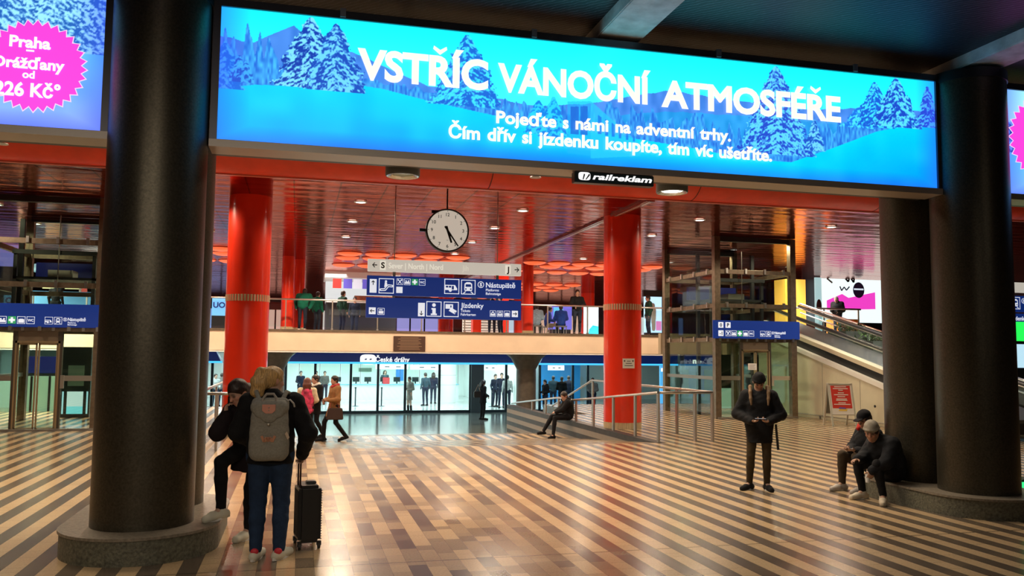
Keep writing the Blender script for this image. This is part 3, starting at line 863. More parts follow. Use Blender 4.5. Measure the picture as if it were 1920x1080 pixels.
plinth(CL[0], CL[1] - .02, 'speckled granite plinth under the left pair of black columns')
plinth(CR[0], CR[1], 'speckled granite plinth under the right pair, two men sitting on it')

M_ring = mat('fluted_steel_ring', (.78, .64, .42), .30, .6)
M_redcol = mat('red_column_lacquer', (.72, .030, .008), .28, var=.06, vscale=2, coat=.6)
def ribbed(r, z0, z1, n=44):
    mb = MB()
    P = []
    for z in (z0, z1):
        P += [((r + (.010 if i % 2 else -.004)) * math.cos(2 * PI * i / (2 * n)), (r + (.010 if i % 2 else -.004)) * math.sin(2 * PI * i / (2 * n)), z) for i in range(2 * n)]
    m = 2 * n
    mb.add(P, [(i, (i + 1) % m, m + (i + 1) % m, m + i) for i in range(m)] + [tuple(range(m))[::-1], tuple(range(m, 2 * m))])
    return mb
def red_column(x, y, z, r, top, label, ring=True, notice=False):
    t = thing('column', label, 'column', (x, y, z), 0, 'red columns of the hall')
    MB().lathe([(r, .16), (r, top - z)], 56).build('shaft', M_redcol, t)
    ribbed(r - .01, 0, .16).build('foot_ring', M_ring, t)
    if ring: ribbed(r, 2.95, 3.10).build('band', M_ring, t)
    return t
red_column(-1.13, 19.85, 0, .475, ZC, 'broad red column at left, behind the woman on the phone')
red_column(7.965, 19.85, 0, .475, ZC, 'broad red column right of the hanging sign, with a white notice')
for x, y, lab in ((-.42, 32.0, 'slim red column on the mezzanine just right of the broad left red column'),
                  (-.02, 33.0, 'slimmer red column second to the right of the broad left red column'),
                  (8.85, 32.1, 'slim red column on the mezzanine beside the hanging sign'),
                  (7.6, 44.0, 'distant red column behind the hanging sign'),
                  (11.15, 46.0, 'distant red column left of the broad right red column'),
                  (16.3, 46.0, 'distant red column right of the broad right red column'),
                  (13.3, 50.0, 'far red column above the standing man on the mezzanine')):
    red_column(x, y, ZM, .22 if y < 40 else .4, ZC, lab, ring=False)
# notice on the red column
t = thing('notice', 'small white notice on the broad right red column', 'notice', (7.93, 19.36, 1.62))
MB().box(-.155, .155, -.012, 0, -.12, .12).build('plate', mat('notice_plate', (.75, .72, .66), .5), t)
for k, (w, z) in enumerate(((.10, .055), (.16, .0), (.22, -.055))):
    MB().box(-w / 2, w / 2, -.0145, -.012, z - .009, z + .009).build('text_line', mat('notice_ink', (.12, .1, .1), .6), t)
for sx in (-1, 1):
    MB().cyl((sx * .11, -.013, .06), (sx * .11, -.015, .06), .022, n=14).build('symbol', mat('notice_ink', (.1, .1, .1), .6), t)
# dark supports in the lower passage
for x, y, lab in ((9.05, 33.0, 'dark grey support column beside the ramp, widening under the mezzanine'),
                  (-.85, 33.0, 'dark grey support column behind the broad left red column')):
    t = thing('support_column', lab, 'column', (x, y, ZL), 0, 'supports of the mezzanine')
    MB().lathe([(.40, 0), (.40, 2.2)], 40).build('shaft', M_brown, t)
    MB().lathe([(.40, 2.2), (.62, 2.62), (.9, 2.86)], 40).build('capital', M_brown, t)
# ------------------------------------------------------------------ backlit banners
YB = 8.56
def lin(c): return tuple((x / 255 / 12.92 if x <= 10 else ((x / 255 + .055) / 1.055) ** 2.4) for x in c)
def fnoise(x, y, s, seed=0):
    """smooth lattice noise"""
    g = np.random.default_rng(seed).random((64, 64))
    u, v = x * s, y * s
    i, j = np.floor(u).astype(int), np.floor(v).astype(int); a, b = u - i, v - j
    a, b = a * a * (3 - 2 * a), b * b * (3 - 2 * b)
    q = lambda p, r: g[p % 64, r % 64]
    return (q(i, j) * (1 - a) + q(i + 1, j) * a) * (1 - b) + (q(i, j + 1) * (1 - a) + q(i + 1, j + 1) * a) * b
def snow_picture(U, V, W, trees, hill, far, sky, ground, seed=3, edge=True):
    """U metres along, V 0 top..1 bottom; colours in 0..255"""
    C = np.zeros(U.shape + (3,))
    sk0, sk1 = map(np.array, sky)
    C[:] = sk0 + (sk1 - sk0) * np.clip(V / .5, 0, 1)[..., None]
    # far mountains
    for hx, hy, col in far:
        line = np.interp(U, hx, hy) + .012 * (fnoise(U, U * 0, 9, 5) - .5)
        k = V > line; C[k] = np.array(col) + (25 * (fnoise(U, V, 14, 9) - .5))[k][:, None]
    # dark fringe of the forest, then the snow field
    gl = np.interp(U, hill[0], hill[1])
    fr = np.interp(U, hill[0], hill[2])
    fl = gl - fr * (.5 + .9 * fnoise(U, U * 0, 24, 11))
    k = (V > fl) & (V < gl)
    n = fnoise(U * 1.0, V * .4, 60, 13)
    C[k] = (np.array((30, 95, 205)) + (np.array((70, 185, 245)) - np.array((30, 95, 205))) * n[..., None])[k]
    k = V >= gl
    g0, g1 = map(np.array, ground)
    d = np.clip((V - gl) / .5, 0, 1)
    C[k] = (g0 + (g1 - g0) * d[..., None] + (18 * (fnoise(U, V * 1.4, 5, 17) - .5))[..., None])[k]
    # snowy spruces: tiers of drooping branches
    for (cx, top, base, hw, dk, lt) in trees:
        t = (V - top) / (base - top)
        edge_n = fnoise(V * 1.35 + .3 * np.abs(U - cx), V * 0 + cx, 17, 23) * .6 + fnoise(U + cx, V * 1.35, 48, 29) * .6
        w = hw * 1.25 * (np.clip(t, 0, 1) ** .80) * (.62 + .5 * edge_n) + .012
        k = (t > 0) & (t < 1) & (np.abs(U - cx) < w)
        dr = V * 1.35 - .45 * np.abs(U - cx)
        a = fnoise(U * .8 + 5, dr * 1.3, 34, 31)
        b = fnoise(U + 9, dr, 70, 37)
        m = np.clip((a * .6 + b * .4 - .40) / .20, 0, 1)
        col = np.array(dk) + (np.array(lt) - np.array(dk)) * m[..., None]
        C[k] = col[k]
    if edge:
        # uneven backlight painted into the print: rim dimmed and tinted blue
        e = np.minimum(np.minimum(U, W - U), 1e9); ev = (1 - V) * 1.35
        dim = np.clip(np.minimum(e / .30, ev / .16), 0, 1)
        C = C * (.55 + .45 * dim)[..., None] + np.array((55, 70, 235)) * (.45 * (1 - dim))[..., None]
    return np.clip(C, 0, 255)
def print_panel(name, x0, x1, z0, z1, y, fn, m, parent, n):
    W, Hh = x1 - x0, z1 - z0
    nx = int(n); nz = max(2, int(n * Hh / W))
    X, Z = np.meshgrid(np.linspace(0, W, nx), np.linspace(0, 1, nz), indexing='ij')
    C = fn(X, 1 - Z, W) / 255.0
    C = np.where(C <= .04, C / 12.92, ((C + .055) / 1.055) ** 2.4)
    P = np.stack([x0 + X, np.full_like(X, y), z0 + Z * Hh], -1).reshape(-1, 3)
    I = np.arange(nx * nz).reshape(nx, nz)
    F = np.stack([I[:-1, :-1], I[1:, :-1], I[1:, 1:], I[:-1, 1:]], -1).reshape(-1, 4)
    me = bpy.data.meshes.new(name)
    me.vertices.add(len(P)); me.vertices.foreach_set('co', P.ravel())
    me.loops.add(F.size); me.polygons.add(len(F))
    me.loops.foreach_set('vertex_index', F.ravel()); me.polygons.foreach_set('loop_start', np.arange(len(F)) * 4)
    me.polygons.foreach_set('loop_total', np.full(len(F), 4)); me.update(calc_edges=True)
    a = me.color_attributes.new('Col', 'FLOAT_COLOR', 'POINT')
    a.data.foreach_set('color', np.concatenate([C.reshape(-1, 3), np.ones((len(P), 1))], 1).ravel())
    me.materials.append(m)
    return put(bpy.data.objects.new(name, me), parent)
M_print = painted('backlit_print', 1.25, .35)
M_letter = glow('letter_cream', (1.0, .98, .90), 1.0)
M_letter_edge = mat('letter_edge', (.25, .18, .12), .6)
M_frame = mat('banner_frame', (.10, .10, .12), .35, .6)
M_framelip = mat('banner_sill', (.45, .40, .36), .4, .3)
BZ0, BZ1 = 3.925, 5.265
def lightbox(name, label, x0, x1):
    t = thing(name, label, 'banner', ((x0 + x1) / 2, YB, BZ0), 0, 'backlit banners above the entrance')
    c = (x0 + x1) / 2
    MB().box(x0 - c - .06, x1 - c + .06, .03, .42, -.075, BZ1 - BZ0 + .075).build('case', M_black, t)
    f = MB(); a, b_, h = x0 - c, x1 - c, BZ1 - BZ0
    f.box(a - .07, b_ + .07, -.03, .04, h, h + .08); f.box(a - .07, a, -.03, .04, -.07, h); f.box(b_, b_ + .07, -.03, .04, -.07, h)
    f.build('frame', M_frame, t)
    MB().box(a - .07, b_ + .07, -.045, .30, -.085, -.012).build('sill', M_framelip, t)
    return t, c
# the wide banner
BX0, BX1 = -.83, 7.58
t, c = lightbox('lit_banner', 'wide blue backlit banner with white headline and snowy spruces', BX0, BX1)
S = (BX1 - BX0) / 1336.0
def bx(px, py=150):   # photo pixel -> metres along the banner
    return at(px, py, YB).x - BX0
hx = [bx(p) for p in (410, 480, 540, 600, 660, 720, 800, 900, 1000, 1100, 1200, 1300, 1400, 1480, 1560, 1640, 1700, 1752)]
hill_y = [.62, .57, .56, .55, .50, .52, .58, .64, .70, .72, .76, .80, .86, .86, .70, .52, .43, .41]
fring = [.40, .36, .20, .05, .03, .06, .08, .10, .15, .18, .22, .24, .22, .22, .22, .1, .06, .05]
far = [([bx(p) for p in (410, 470, 515, 548, 600, 660, 720, 800, 900, 1000, 1100, 1250, 1400, 1500, 1640, 1752)], [.22, .26, .16, .09, .22, .25, .34, .46, .50, .55, .50, .32, .36, .38, .30, .28], (66, 130, 222)),
       ([bx(p) for p in (1000, 1100, 1250, 1400, 1560, 1640, 1752)], [.9, .62, .50, .48, .46, .44, .5], (40, 150, 225))]
DK, LT = (28, 82, 190), (105, 205, 250)
trees = [(bx(420), .26, .62, .16, (20, 110, 210), (60, 180, 245)), (bx(447), .36, .56, .07, DK, (60, 180, 245)), (bx(460), .40, .56, .06, DK, (60, 170, 240)),
         (bx(580), .01, .56, .30, (20, 60, 165), (120, 215, 250)), (bx(628), .04, .57, .26, (25, 75, 180), (105, 205, 250)),
         (bx(875), .02, .60, .33, (25, 100, 205), (60, 215, 250)), (bx(1010), .50, .78, .14, (15, 125, 220), (40, 200, 250)), (bx(1038), .46, .80, .14, (15, 125, 220), (40, 200, 250)),
         (bx(1455), .01, .80, .42, (35, 75, 195), (90, 205, 252)), (bx(1525), .46, .74, .12, DK, LT),
         (bx(1610), .30, .50, .20, (30, 110, 220), (70, 215, 252)), (bx(1640), .06, .48, .25, (25, 90, 205), (60, 215, 250)),
         (bx(1680), .0, .46, .28, (25, 70, 190), (85, 215, 250)), (bx(1738), .05, .44, .14, (35, 70, 195), (75, 200, 250))]
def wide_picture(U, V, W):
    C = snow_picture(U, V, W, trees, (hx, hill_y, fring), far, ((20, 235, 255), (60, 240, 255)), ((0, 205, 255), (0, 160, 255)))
    # a pale train coming round the slope
    def box(a, b_, v0, v1, v2, v3, col, mix):
        u = (U - bx(a)) / (bx(b_) - bx(a))
        k = (u > 0) & (u < 1) & (V > v0 + (v2 - v0) * u) & (V < v1 + (v3 - v1) * u)
        C[k] = C[k] * (1 - mix) + np.array(col) * mix
    box(1064, 1108, .49, .92, .47, .93, (30, 170, 242), .6)
    box(1108, 1200, .47, .95, .80, .90, (40, 190, 248), .75)
    box(1070, 1085, .53, .76, .525, .76, (25, 85, 195), .7); box(1088, 1102, .52, .76, .515, .76, (25, 85, 195), .7)
    for k in range(6):
        a = 1121 + k * 13; v = .58 + .028 * k
        box(a, a + 7 - k * .6, v, v + .16 - k * .02, v + .02, v + .16 - k * .02, (20, 110, 215), .8)
    return C
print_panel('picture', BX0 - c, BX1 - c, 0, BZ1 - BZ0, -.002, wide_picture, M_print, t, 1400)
def bl(body, xa, xb, py, h, bold):
    p, q = at(xa, py[0], YB), at(xb, py[1], YB)
    z = (p.z + q.z) / 2 - BZ0
    words_line(body, p.x - c, z, -.030, h, M_letter, t, q.x - p.x, bold)
bl('VSTŘÍC', 669, 914, (148, 168), .305, .055)
bl('VÁNOČNÍ', 932, 1218, (170, 196), .290, .055)
bl('ATMOSFÉŘE', 1238, 1574, (199, 229), .290, .055)
bl('Pojeďte s námi na adventní trhy.', 929, 1368, (232, 265), .130, .045)
bl('Čím dřív si jízdenku koupíte, tím víc ušetříte.', 840, 1445, (259, 303), .135, .045)
for px, py in ((643, 26), (1000, 68), (1345, 105), (1600, 133)):
    p = at(px, py, YB)
    mb = MB().box(-.028, .028, -.05, .02, BZ1 - BZ0 + .01, BZ1 - BZ0 + .10); mb.shift(p.x - c, 0, 0)
    mb.build('bracket', mat('bracket_zinc', (.5, .52, .58), .35, .7), t)
# the two banners with the price star
M_pink = glow('star_pink', lin((255, 70, 225)), 1.0)
M_pinkrim = glow('star_rim', (.95, .75, .95), .9)
def star(cx, cz, r, parent, y):
    def poly(r0, r1, n=32): return [((r0 if k % 2 else r1) * math.sin(PI * k / n) + cx, (r0 if k % 2 else r1) * math.cos(PI * k / n) + cz) for k in range(2 * n)]
    def fan(p, yy):
        mb = MB(); mb.add([(cx, yy, cz)] + [(a, yy, b_) for a, b_ in p], [(0, 1 + i, 1 + (i + 1) % len(p)) for i in range(len(p))]); return mb
    fan(poly(r * .885 + .012, r + .015), y + .003).build('star_rim', M_pinkrim, parent)
    fan(poly(r * .885, r), y).build('price_star', M_pink, parent)
def side_picture(hillv, T):
    def fn(U, V, W):
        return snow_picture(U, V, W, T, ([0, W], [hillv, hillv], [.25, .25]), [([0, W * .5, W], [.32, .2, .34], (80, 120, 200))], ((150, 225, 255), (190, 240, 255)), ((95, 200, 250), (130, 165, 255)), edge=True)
    return fn
x1 = at(196, 100, YB).x; x0 = x1 - 6.6
t2, c2 = lightbox('lit_banner', 'blue backlit banner at the left picture edge with a pink price star', x0, x1)
W2 = x1 - x0
tr = [(W2 - .1 - k * .42, -.25 - .1 * (k % 2), .45 - .03 * (k % 3), .42, (35, 95, 180), (150, 225, 255)) for k in range(15)]
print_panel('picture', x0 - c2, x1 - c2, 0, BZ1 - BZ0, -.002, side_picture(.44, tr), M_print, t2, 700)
p = at(67, 124, YB); r = at(163, 130, YB).x - p.x
star(p.x - c2, p.z - BZ0, r, t2, -.008)
def sl(body, px, py, h, wpx, bold):
    q = at(px, py, YB)
    lettering(body, q.x - c2, q.z - BZ0, -.014, h, M_letter, t2, w=at(px + wpx, py, YB).x - q.x, align='C', bold=bold)
sl('Praha', 57, 90, .105, 77, .045); sl('–', 57, 103, .1, 15, .03); sl('Drážďany', 55, 129, .10, 132, .045); sl('od', 54, 147, .07, 23, .04); sl('226 Kč°', 52, 181, .125, 122, .045)
x0 = at(1884, 200, YB).x; x1 = x0 + 6.6
t3, c3 = lightbox('lit_banner', 'blue backlit banner at the right picture edge with part of a magenta star', x0, x1)
tr = [(.1 + k * .42, .30 + .06 * (k % 2), .62, .2, (25, 50, 130), (120, 170, 230)) for k in range(15)]
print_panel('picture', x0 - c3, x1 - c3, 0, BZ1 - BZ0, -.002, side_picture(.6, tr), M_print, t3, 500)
p = at(1893, 256, YB); star(p.x - c3 + .56, p.z - BZ0, .575, t3, -.008)
# lit sign of the advertising company under the wide banner
p, q = at(1076, 320, YB), at(1224, 351, YB)
t = thing('company_sign', 'small black lit sign with white lettering under the wide banner', 'sign', ((p.x + q.x) / 2, YB, q.z))
w = (q.x - p.x) / 2; hh = .118
MB().box(-w, w, -.03, .08, 0, hh).build('case', mat('sign_case_teal', (.015, .03, .035), .3), t, .006)
lettering('railreklam', -w + .205, .040, -.034, .062, glow('sign_letters', (1, 1, 1), 1.0), t, w=.70, bold=.04, shear=.22)
mb = MB(); mb.flat([(-w + .045 + .066 + .066 * math.copysign(abs(math.cos(a)) ** .55, math.cos(a)) * 1.05, .068 + .045 * math.copysign(abs(math.sin(a)) ** .55, math.sin(a))) for a in [2 * PI * i / 28 for i in range(28)]], -.034)
mb.build('emblem', glow('sign_letters', (1, 1, 1), 1.0), t)
for a, b_ in ((-.012, .018), (.02, .045)):
    mb = MB(); x = -w + .10 + a; mb.flat([(x, .030), (x + .012, .030), (x + b_ + .012, .085), (x + b_ - .002, .098)], -.036); mb.build('emblem_stroke', M_black, t)
for s_ in (-1, 1): MB().bar((s_ * w * .8, .06, hh), (s_ * w * .8, .06, hh + .02), .02).build('hanger', M_black, t)
# cylinder lamps under the banner
def cylinder_lamp(px, py, lit, label):
    p = at(px, py + 16, 9.22)
    t = thing('cylinder_lamp', label, 'lamp', (p.x, 9.22, p.z), 0, 'cylinder lamps under the wide banner')
    MB().lathe([(.185, .30), (.192, .295), (.192, .012), (.185, 0)], 40, close=False).build('housing', mat('lamp_housing', (.34, .36, .36), .35, .3), t)
    MB().lathe([(.19, .29), (.0, .296)], 40, close=False).build('lid', mat('lamp_housing', (.3, .3, .3), .4), t)
    MB().lathe([(.178, 0), (.135, .006), (.115, .05), (.0, .06)], 40, close=False).build('reflector', mat('lamp_reflector', (.6, .62, .6), .2, .8), t)
    mb = MB().lathe([(.0, .032), (.13, .026)], 40, close=False)
    mb.build('lens', glow('lamp_lit', (1, .97, .9), 9.0) if lit else mat('lamp_unlit', (.35, .45, .43), .2), t)
    MB().cyl((0, 0, .22), (0, 0, 5.552 - p.z), .03).build('stem', M_black, t)
    if lit: spot_light('cylinder_lamp_light', (p.x, 9.22, p.z - .02), 130, (1, .94, .82), 2.2, .6, .1)
cylinder_lamp(755, 315, False, 'unlit grey cylinder lamp under the banner, left of the clock')
cylinder_lamp(1260, 346, True, 'lit grey cylinder lamp beside the small black company sign')
# sprinkler discs below the red edge
for px, py, lab in ((458, 291, 'small metal sprinkler under the banner, above the left red column'), (1004, 333, 'small metal sprinkler left of the small black company sign'), (1470, 356, 'small metal sprinkler right of the lit cylinder lamp'), (2, 270, 'small metal sprinkler at the left picture edge')):
    p = at(px, py, 10.2)
    t = thing('sprinkler', lab, 'sprinkler', (p.x, 10.2, p.z), 0, 'sprinklers below the banner')
    MB().cyl((0, 0, .008), (0, 0, 5.55 - p.z), .011, n=8).build('pipe', M_black, t)
    MB().cyl((0, 0, 0), (0, 0, .008), .075, .07, n=20).build('disc', mat('sprinkler_metal', (.6, .5, .45), .3, .8), t)
# ------------------------------------------------------------------ pictograms and guiding signs
M_ink = mat('sign_ink', (.01, .015, .05), .5)
def disc(mb, x, z, r, y, n=20, rz=None):
    return mb.flat([(x + r * math.cos(2 * PI * i / n), z + (rz or r) * math.sin(2 * PI * i / n)) for i in range(n)], y)
def icon(kind, x, z, s, y, t, m=None):
    """one square pictogram, lower left corner at x,z, side s"""
    m = m or M_signwhite
    U = lambda p: [(x + a * s, z + b_ * s) for a, b_ in p]
    w = MB(); k = MB(); g = None
    def frame(e=.05):
        w.rect(x, x + s, z, z + e * s, y); w.rect(x, x + s, z + s - e * s, z + s, y)
        w.rect(x, x + e * s, z, z + s, y); w.rect(x + s - e * s, x + s, z, z + s, y)
    if kind.startswith('arrow'):
        hgt = 2.0 if kind in ('arrow_up_tall', 'arrow_down_tall') else 1.0
        w.rect(x, x + s, z, z + s * hgt, y)
        c_ = (.5, hgt - .55) if kind == 'arrow_up_tall' else (.5, .5)
        d = {'up': (0, 1), 'down': (0, -1), 'left': (-1, 0), 'right': (1, 0)}[kind.split('_')[1]]
        n_ = (-d[1], d[0])
        q = lambda a, b_: (c_[0] + d[0] * a + n_[0] * b_, c_[1] + d[1] * a + n_[1] * b_)
        k.flat(U([q(-.32, -.06), q(.25, -.06), q(.25, .06), q(-.32, .06)]), y - .002)
        for sg in (-1, 1):
            k.flat(U([q(.36, 0), q(.22, 0), q(.02, sg * .20), q(.10, sg * .28)]), y - .002)
    elif kind == 'blank': w.rect(x, x + s, z, z + s, y)
    elif kind == 'escalator':
        frame()
        pts = [(.14, .24), (.42, .26), (.62, .52), (.88, .50)]
        for (a, b_), (c_, d) in zip(pts, pts[1:]):
            L = math.hypot(c_ - a, d - b_); nx, nz = -(d - b_) / L * .085, (c_ - a) / L * .085
            w.flat(U([(a + nx, b_ + nz), (a - nx, b_ - nz), (c_ - nx, d - nz), (c_ + nx, d + nz)]), y)
        for a, b_ in pts: disc(w, x + a * s, z + b_ * s, .085 * s, y)
        for (a, b_), (c_, d) in zip(pts, pts[1:]):
            L = math.hypot(c_ - a, d - b_); nx, nz = -(d - b_) / L * .03, (c_ - a) / L * .03
            k.flat(U([(a + nx, b_ + nz), (a - nx, b_ - nz), (c_ - nx, d - nz), (c_ + nx, d + nz)]), y - .002)
        w.flat(U([(.36, .40), (.56, .52), (.54, .72), (.40, .74)]), y); disc(w, x + .47 * s, z + .80 * s, .075 * s, y)
    elif kind == 'cutlery':
        frame(.06)
        for sg in (-1, 1):
            w.flat(U([(.5 - sg * .32, .15), (.5 - sg * .20, .15), (.5 + sg * .32, .78), (.5 + sg * .20, .85)]), y)
            disc(w, x + (.5 + sg * .26) * s, z + .76 * s, .11 * s, y)
    elif kind == 'bed':
        frame(.06)
        w.flat(U([(.1, .18), (.9, .18), (.9, .42), (.62, .52), (.38, .52), (.1, .42)]), y)
        for a in (.3, .7): disc(w, x + a * s, z + .62 * s, .12 * s, y)
    elif kind == 'cross':
        g = MB(); g.rect(x, x + s, z, z + s, y + .001)
        w.rect(x + .36 * s, x + .64 * s, z + .12 * s, z + .88 * s, y); w.rect(x + .12 * s, x + .88 * s, z + .36 * s, z + .64 * s, y)
    elif kind == 'wc':
        frame(.06); lettering('WC', x + .5 * s, z + .32 * s, y, .34 * s, m, t, w=.74 * s, align='C', bold=.03, name='pictogram_letters')
    elif kind == 'bus':
        frame()
        w.flat(U([(.05, .26), (.86, .26), (.86, .36), (.72, .60), (.05, .60)]), y)
        for a in (.10, .30): k.flat(U([(a, .42), (a + .16, .42), (a + .16, .54), (a, .54)]), y - .002)
        k.flat(U([(.50, .30), (.64, .30), (.64, .54), (.50, .54)]), y - .002); disc(w, x + .40 * s, z + .24 * s, .10 * s, y - .003)
    elif kind == 'train':
        frame()
        w.flat(U([(.26, .24), (.74, .24), (.78, .34), (.76, .74), (.62, .84), (.38, .84), (.24, .74), (.22, .34)]), y)
        k.flat(U([(.30, .52), (.70, .52), (.68, .70), (.32, .70)]), y - .002)
        for a in (.33, .67): disc(k, x + a * s, z + .37 * s, .055 * s, y - .002)
        for sg in (-1, 1): w.flat(U([(.5 + sg * .14, .20), (.5 + sg * .22, .20), (.5 + sg * .38, .06), (.5 + sg * .28, .06)]), y)
    elif kind == 'info':
        frame()
        disc(w, x + .5 * s, z + .76 * s, .12 * s, y)
        w.flat(U([(.34, .56), (.62, .56), (.62, .20), (.70, .20), (.70, .10), (.30, .10), (.30, .20), (.40, .20), (.40, .46), (.34, .46)]), y)
    elif kind == 'tickets':
        frame()
        w.flat(U([(.12, .54), (.62, .54), (.62, .84), (.12, .84)]), y); w.flat(U([(.34, .40), (.74, .18), (.88, .40), (.48, .62)]), y - .003)
        k.flat(U([(.44, .62), (.52, .62), (.52, .76), (.44, .76)]), y - .002)
        k.flat(U([(.70, .24), (.75, .22), (.80, .30), (.75, .33)]), y - .005)
    elif kind in ('taxi', 'car', 'luggage', 'parking_car'):
        frame(.06)
        if kind == 'luggage':
            w.flat(U([(.14, .14), (.86, .14), (.86, .60), (.66, .68), (.34, .68), (.14, .60)]), y)
        else:
            w.flat(U([(.12, .16), (.88, .16), (.88, .42), (.74, .66), (.26, .66), (.12, .42)]), y)
            k.flat(U([(.28, .44), (.72, .44), (.64, .58), (.36, .58)]), y - .002)
            if kind == 'taxi': w.rect(x + .38 * s, x + .62 * s, z + .70 * s, z + .84 * s, y)
            else: w.rect(x + .2 * s, x + .8 * s, z + .76 * s, z + .84 * s, y)
    elif kind == 'locker':
        frame(.06); w.flat(U([(.16, .16), (.84, .16), (.84, .56), (.16, .56)]), y)
        for a in (.24, .5): w.flat(U([(a, .64), (a + .2, .64), (a + .2, .82), (a, .82)]), y)
    elif kind == 'circle_s':
        disc(w, x + .5 * s, z + .5 * s, .5 * s, y, 28); disc(k, x + .5 * s, z + .5 * s, .40 * s, y - .0015, 28)
        lettering('S', x + .5 * s, z + .25 * s, y - .006, .5 * s, m, t, align='C', bold=.06, name='pictogram_letters')
    o = None
    if g: g.build('pictogram_ground', M_signgreen, t)
    if w.v: o = w.build('pictogram_' + kind, m, t)
    if k.v: k.build('pictogram_mark', M_navy if kind[:5] != 'arrow' else M_ink, o or t)

# the sign hanging over the ramp
YS = 19.0
def sx(px, py=540): return at(px, py, YS).x
def sz(px, py): return at(px, py, YS).z
cx = sx(832); cx0_sign = cx; t = thing('hanging_sign', 'three-tier hanging sign, cream strip over two navy boards, above the ramp', 'sign', (cx, YS, 2.6), 0, 'hanging signs')
x0, x1 = sx(689) - cx, sx(977) - cx
zt = [(sz(690, 485), sz(690, 508)), (sz(690, 516), sz(690, 553)), (sz(690, 557), sz(690, 595))]
zt = [(a - 2.6, b_ - 2.6) for a, b_ in zt]
M_creamsign = mat('sign_cream', (.42, .40, .36), .35)
MB().box(x0, x1, 0, .12, zt[0][1], zt[0][0]).build('cream_strip', glow('sign_cream_lit', (.62, .58, .50), .75), t, .004)
MB().box(x0 - .01, x1 + .01, .01, .12, zt[1][1], zt[1][0]).build('upper_board', M_navy, t, .004)
MB().box(x0 - .02, x1 + .01, .01, .12, zt[2][1], zt[2][0]).build('lower_board', M_navy, t, .004)
for px in (739, 933):
    MB().cyl((sx(px) - cx, .06, zt[2][1] + .02), (sx(px) - cx, .06, ZC - 2.6), .011, n=8).build('rod', M_steel_dull, t)
    for a, b_ in ((zt[0][1], zt[1][0]), (zt[1][1], zt[2][0])):
        MB().box(sx(px) - cx - .03, sx(px) - cx + .03, .03, .09, b_ - .01, a + .01).build('link', M_steel_dull, t)
def spx(px): return sx(px) - cx
yF = -.004
L0 = zt[0][1]; hs = zt[0][0] - zt[0][1]
dk = mat('strip_ink', (.03, .03, .03), .6); pale = glow('strip_pale', (.85, .80, .68), .8)
mb = MB(); a = spx(697); mb.rect(a, a + .11, L0 + hs * .47, L0 + hs * .55, yF)
for sg in (-1, 1): mb.flat([(a, L0 + hs * .51), (a + .05, L0 + hs * (.51 + sg * .22)), (a + .065, L0 + hs * (.51 + sg * .16)), (a + .02, L0 + hs * .51)], yF)
mb.build('arrow', dk, t)
mb = MB(); a = spx(973); mb.rect(a - .11, a, L0 + hs * .47, L0 + hs * .55, yF)
for sg in (-1, 1): mb.flat([(a, L0 + hs * .51), (a - .05, L0 + hs * (.51 + sg * .22)), (a - .065, L0 + hs * (.51 + sg * .16)), (a - .02, L0 + hs * .51)], yF)
mb.build('arrow', dk, t)
for ch, px in (('S', 717), ('J', 952)):
    MB().rect(spx(px) - .065, spx(px) + .065, L0 + hs * .12, L0 + hs * .88, yF).build('letter_patch', pale, t)
    lettering(ch, spx(px), L0 + hs * .28, yF - .004, hs * .46, dk, t, align='C', bold=.05)
lettering('Sever | North | Nord', spx(728), L0 + hs * .28, yF, hs * .46, pale, t, w=spx(830) - spx(728), bold=.01)
lettering('Jih', spx(866), L0 + hs * .28, yF, hs * .46, glow('strip_faint', (.70, .66, .56), .8), t, w=spx(878) - spx(866))
z1, h1 = zt[1][1], zt[1][0] - zt[1][1]; z2, h2 = zt[2][1], zt[2][0] - zt[2][1]
icon('arrow_up_tall', spx(693), z1 + h1 * .12, .155, yF, t)
icon('escalator', spx(710), z1 + h1 * .10, spx(738.5) - spx(710), yF, t)
sm = spx(755) - spx(743)
for i, k in enumerate(('cutlery', 'bed', 'cross', 'wc')): icon(k, spx(743.5 + i * 14), z1 + h1 * .56, sm, yF, t)
icon('blank', spx(743), z1 + h1 * .14, sm * .98, yF, t)
bg = spx(861) - spx(833)
icon('bus', spx(833), z1 + h1 * .16, bg, yF, t); icon('train', spx(864.5), z1 + h1 * .16, bg * .97, yF, t)
icon('circle_s', spx(895.5), z1 + h1 * .52, spx(907.5) - spx(895.5), yF, t)
lettering('Nástupiště', spx(911), z1 + h1 * .56, yF, .115, M_signwhite, t, w=spx(966) - spx(911), bold=.022)
lettering('Platforms', spx(911), z1 + h1 * .36, yF, .058, M_signwhite, t, w=spx(935.5) - spx(911), bold=.015)
lettering('Bahnsteige', spx(911), z1 + h1 * .17, yF, .058, M_signwhite, t, w=spx(939) - spx(911), bold=.015)
icon('arrow_left', spx(692.5), z2 + h2 * .16, sm * 1.05, yF, t); icon('locker', spx(709), z2 + h2 * .14, sm * 1.05, yF, t)
icon('arrow_down_tall', spx(784.5), z2 + h2 * .10, .155, yF, t)
icon('info', spx(800), z2 + h2 * .10, bg, yF, t); icon('tickets', spx(832.5), z2 + h2 * .10, bg, yF, t)
lettering('Jízdenky', spx(864.5), z2 + h2 * .58, yF, .115, M_signwhite, t, w=spx(907) - spx(864.5), bold=.022)
lettering('Tickets', spx(864.5), z2 + h2 * .37, yF, .058, M_signwhite, t, w=spx(882) - spx(864.5), bold=.015)
lettering('Fahrkarten', spx(864.5), z2 + h2 * .18, yF, .058, M_signwhite, t, w=spx(892.5) - spx(864.5), bold=.015)
for i, k in enumerate(('taxi', 'car', 'luggage')): icon(k, spx(919 + i * 13.3), z2 + h2 * .16, sm * .98, yF, t)
icon('arrow_right', spx(960), z2 + h2 * .16, sm * 1.02, yF, t)
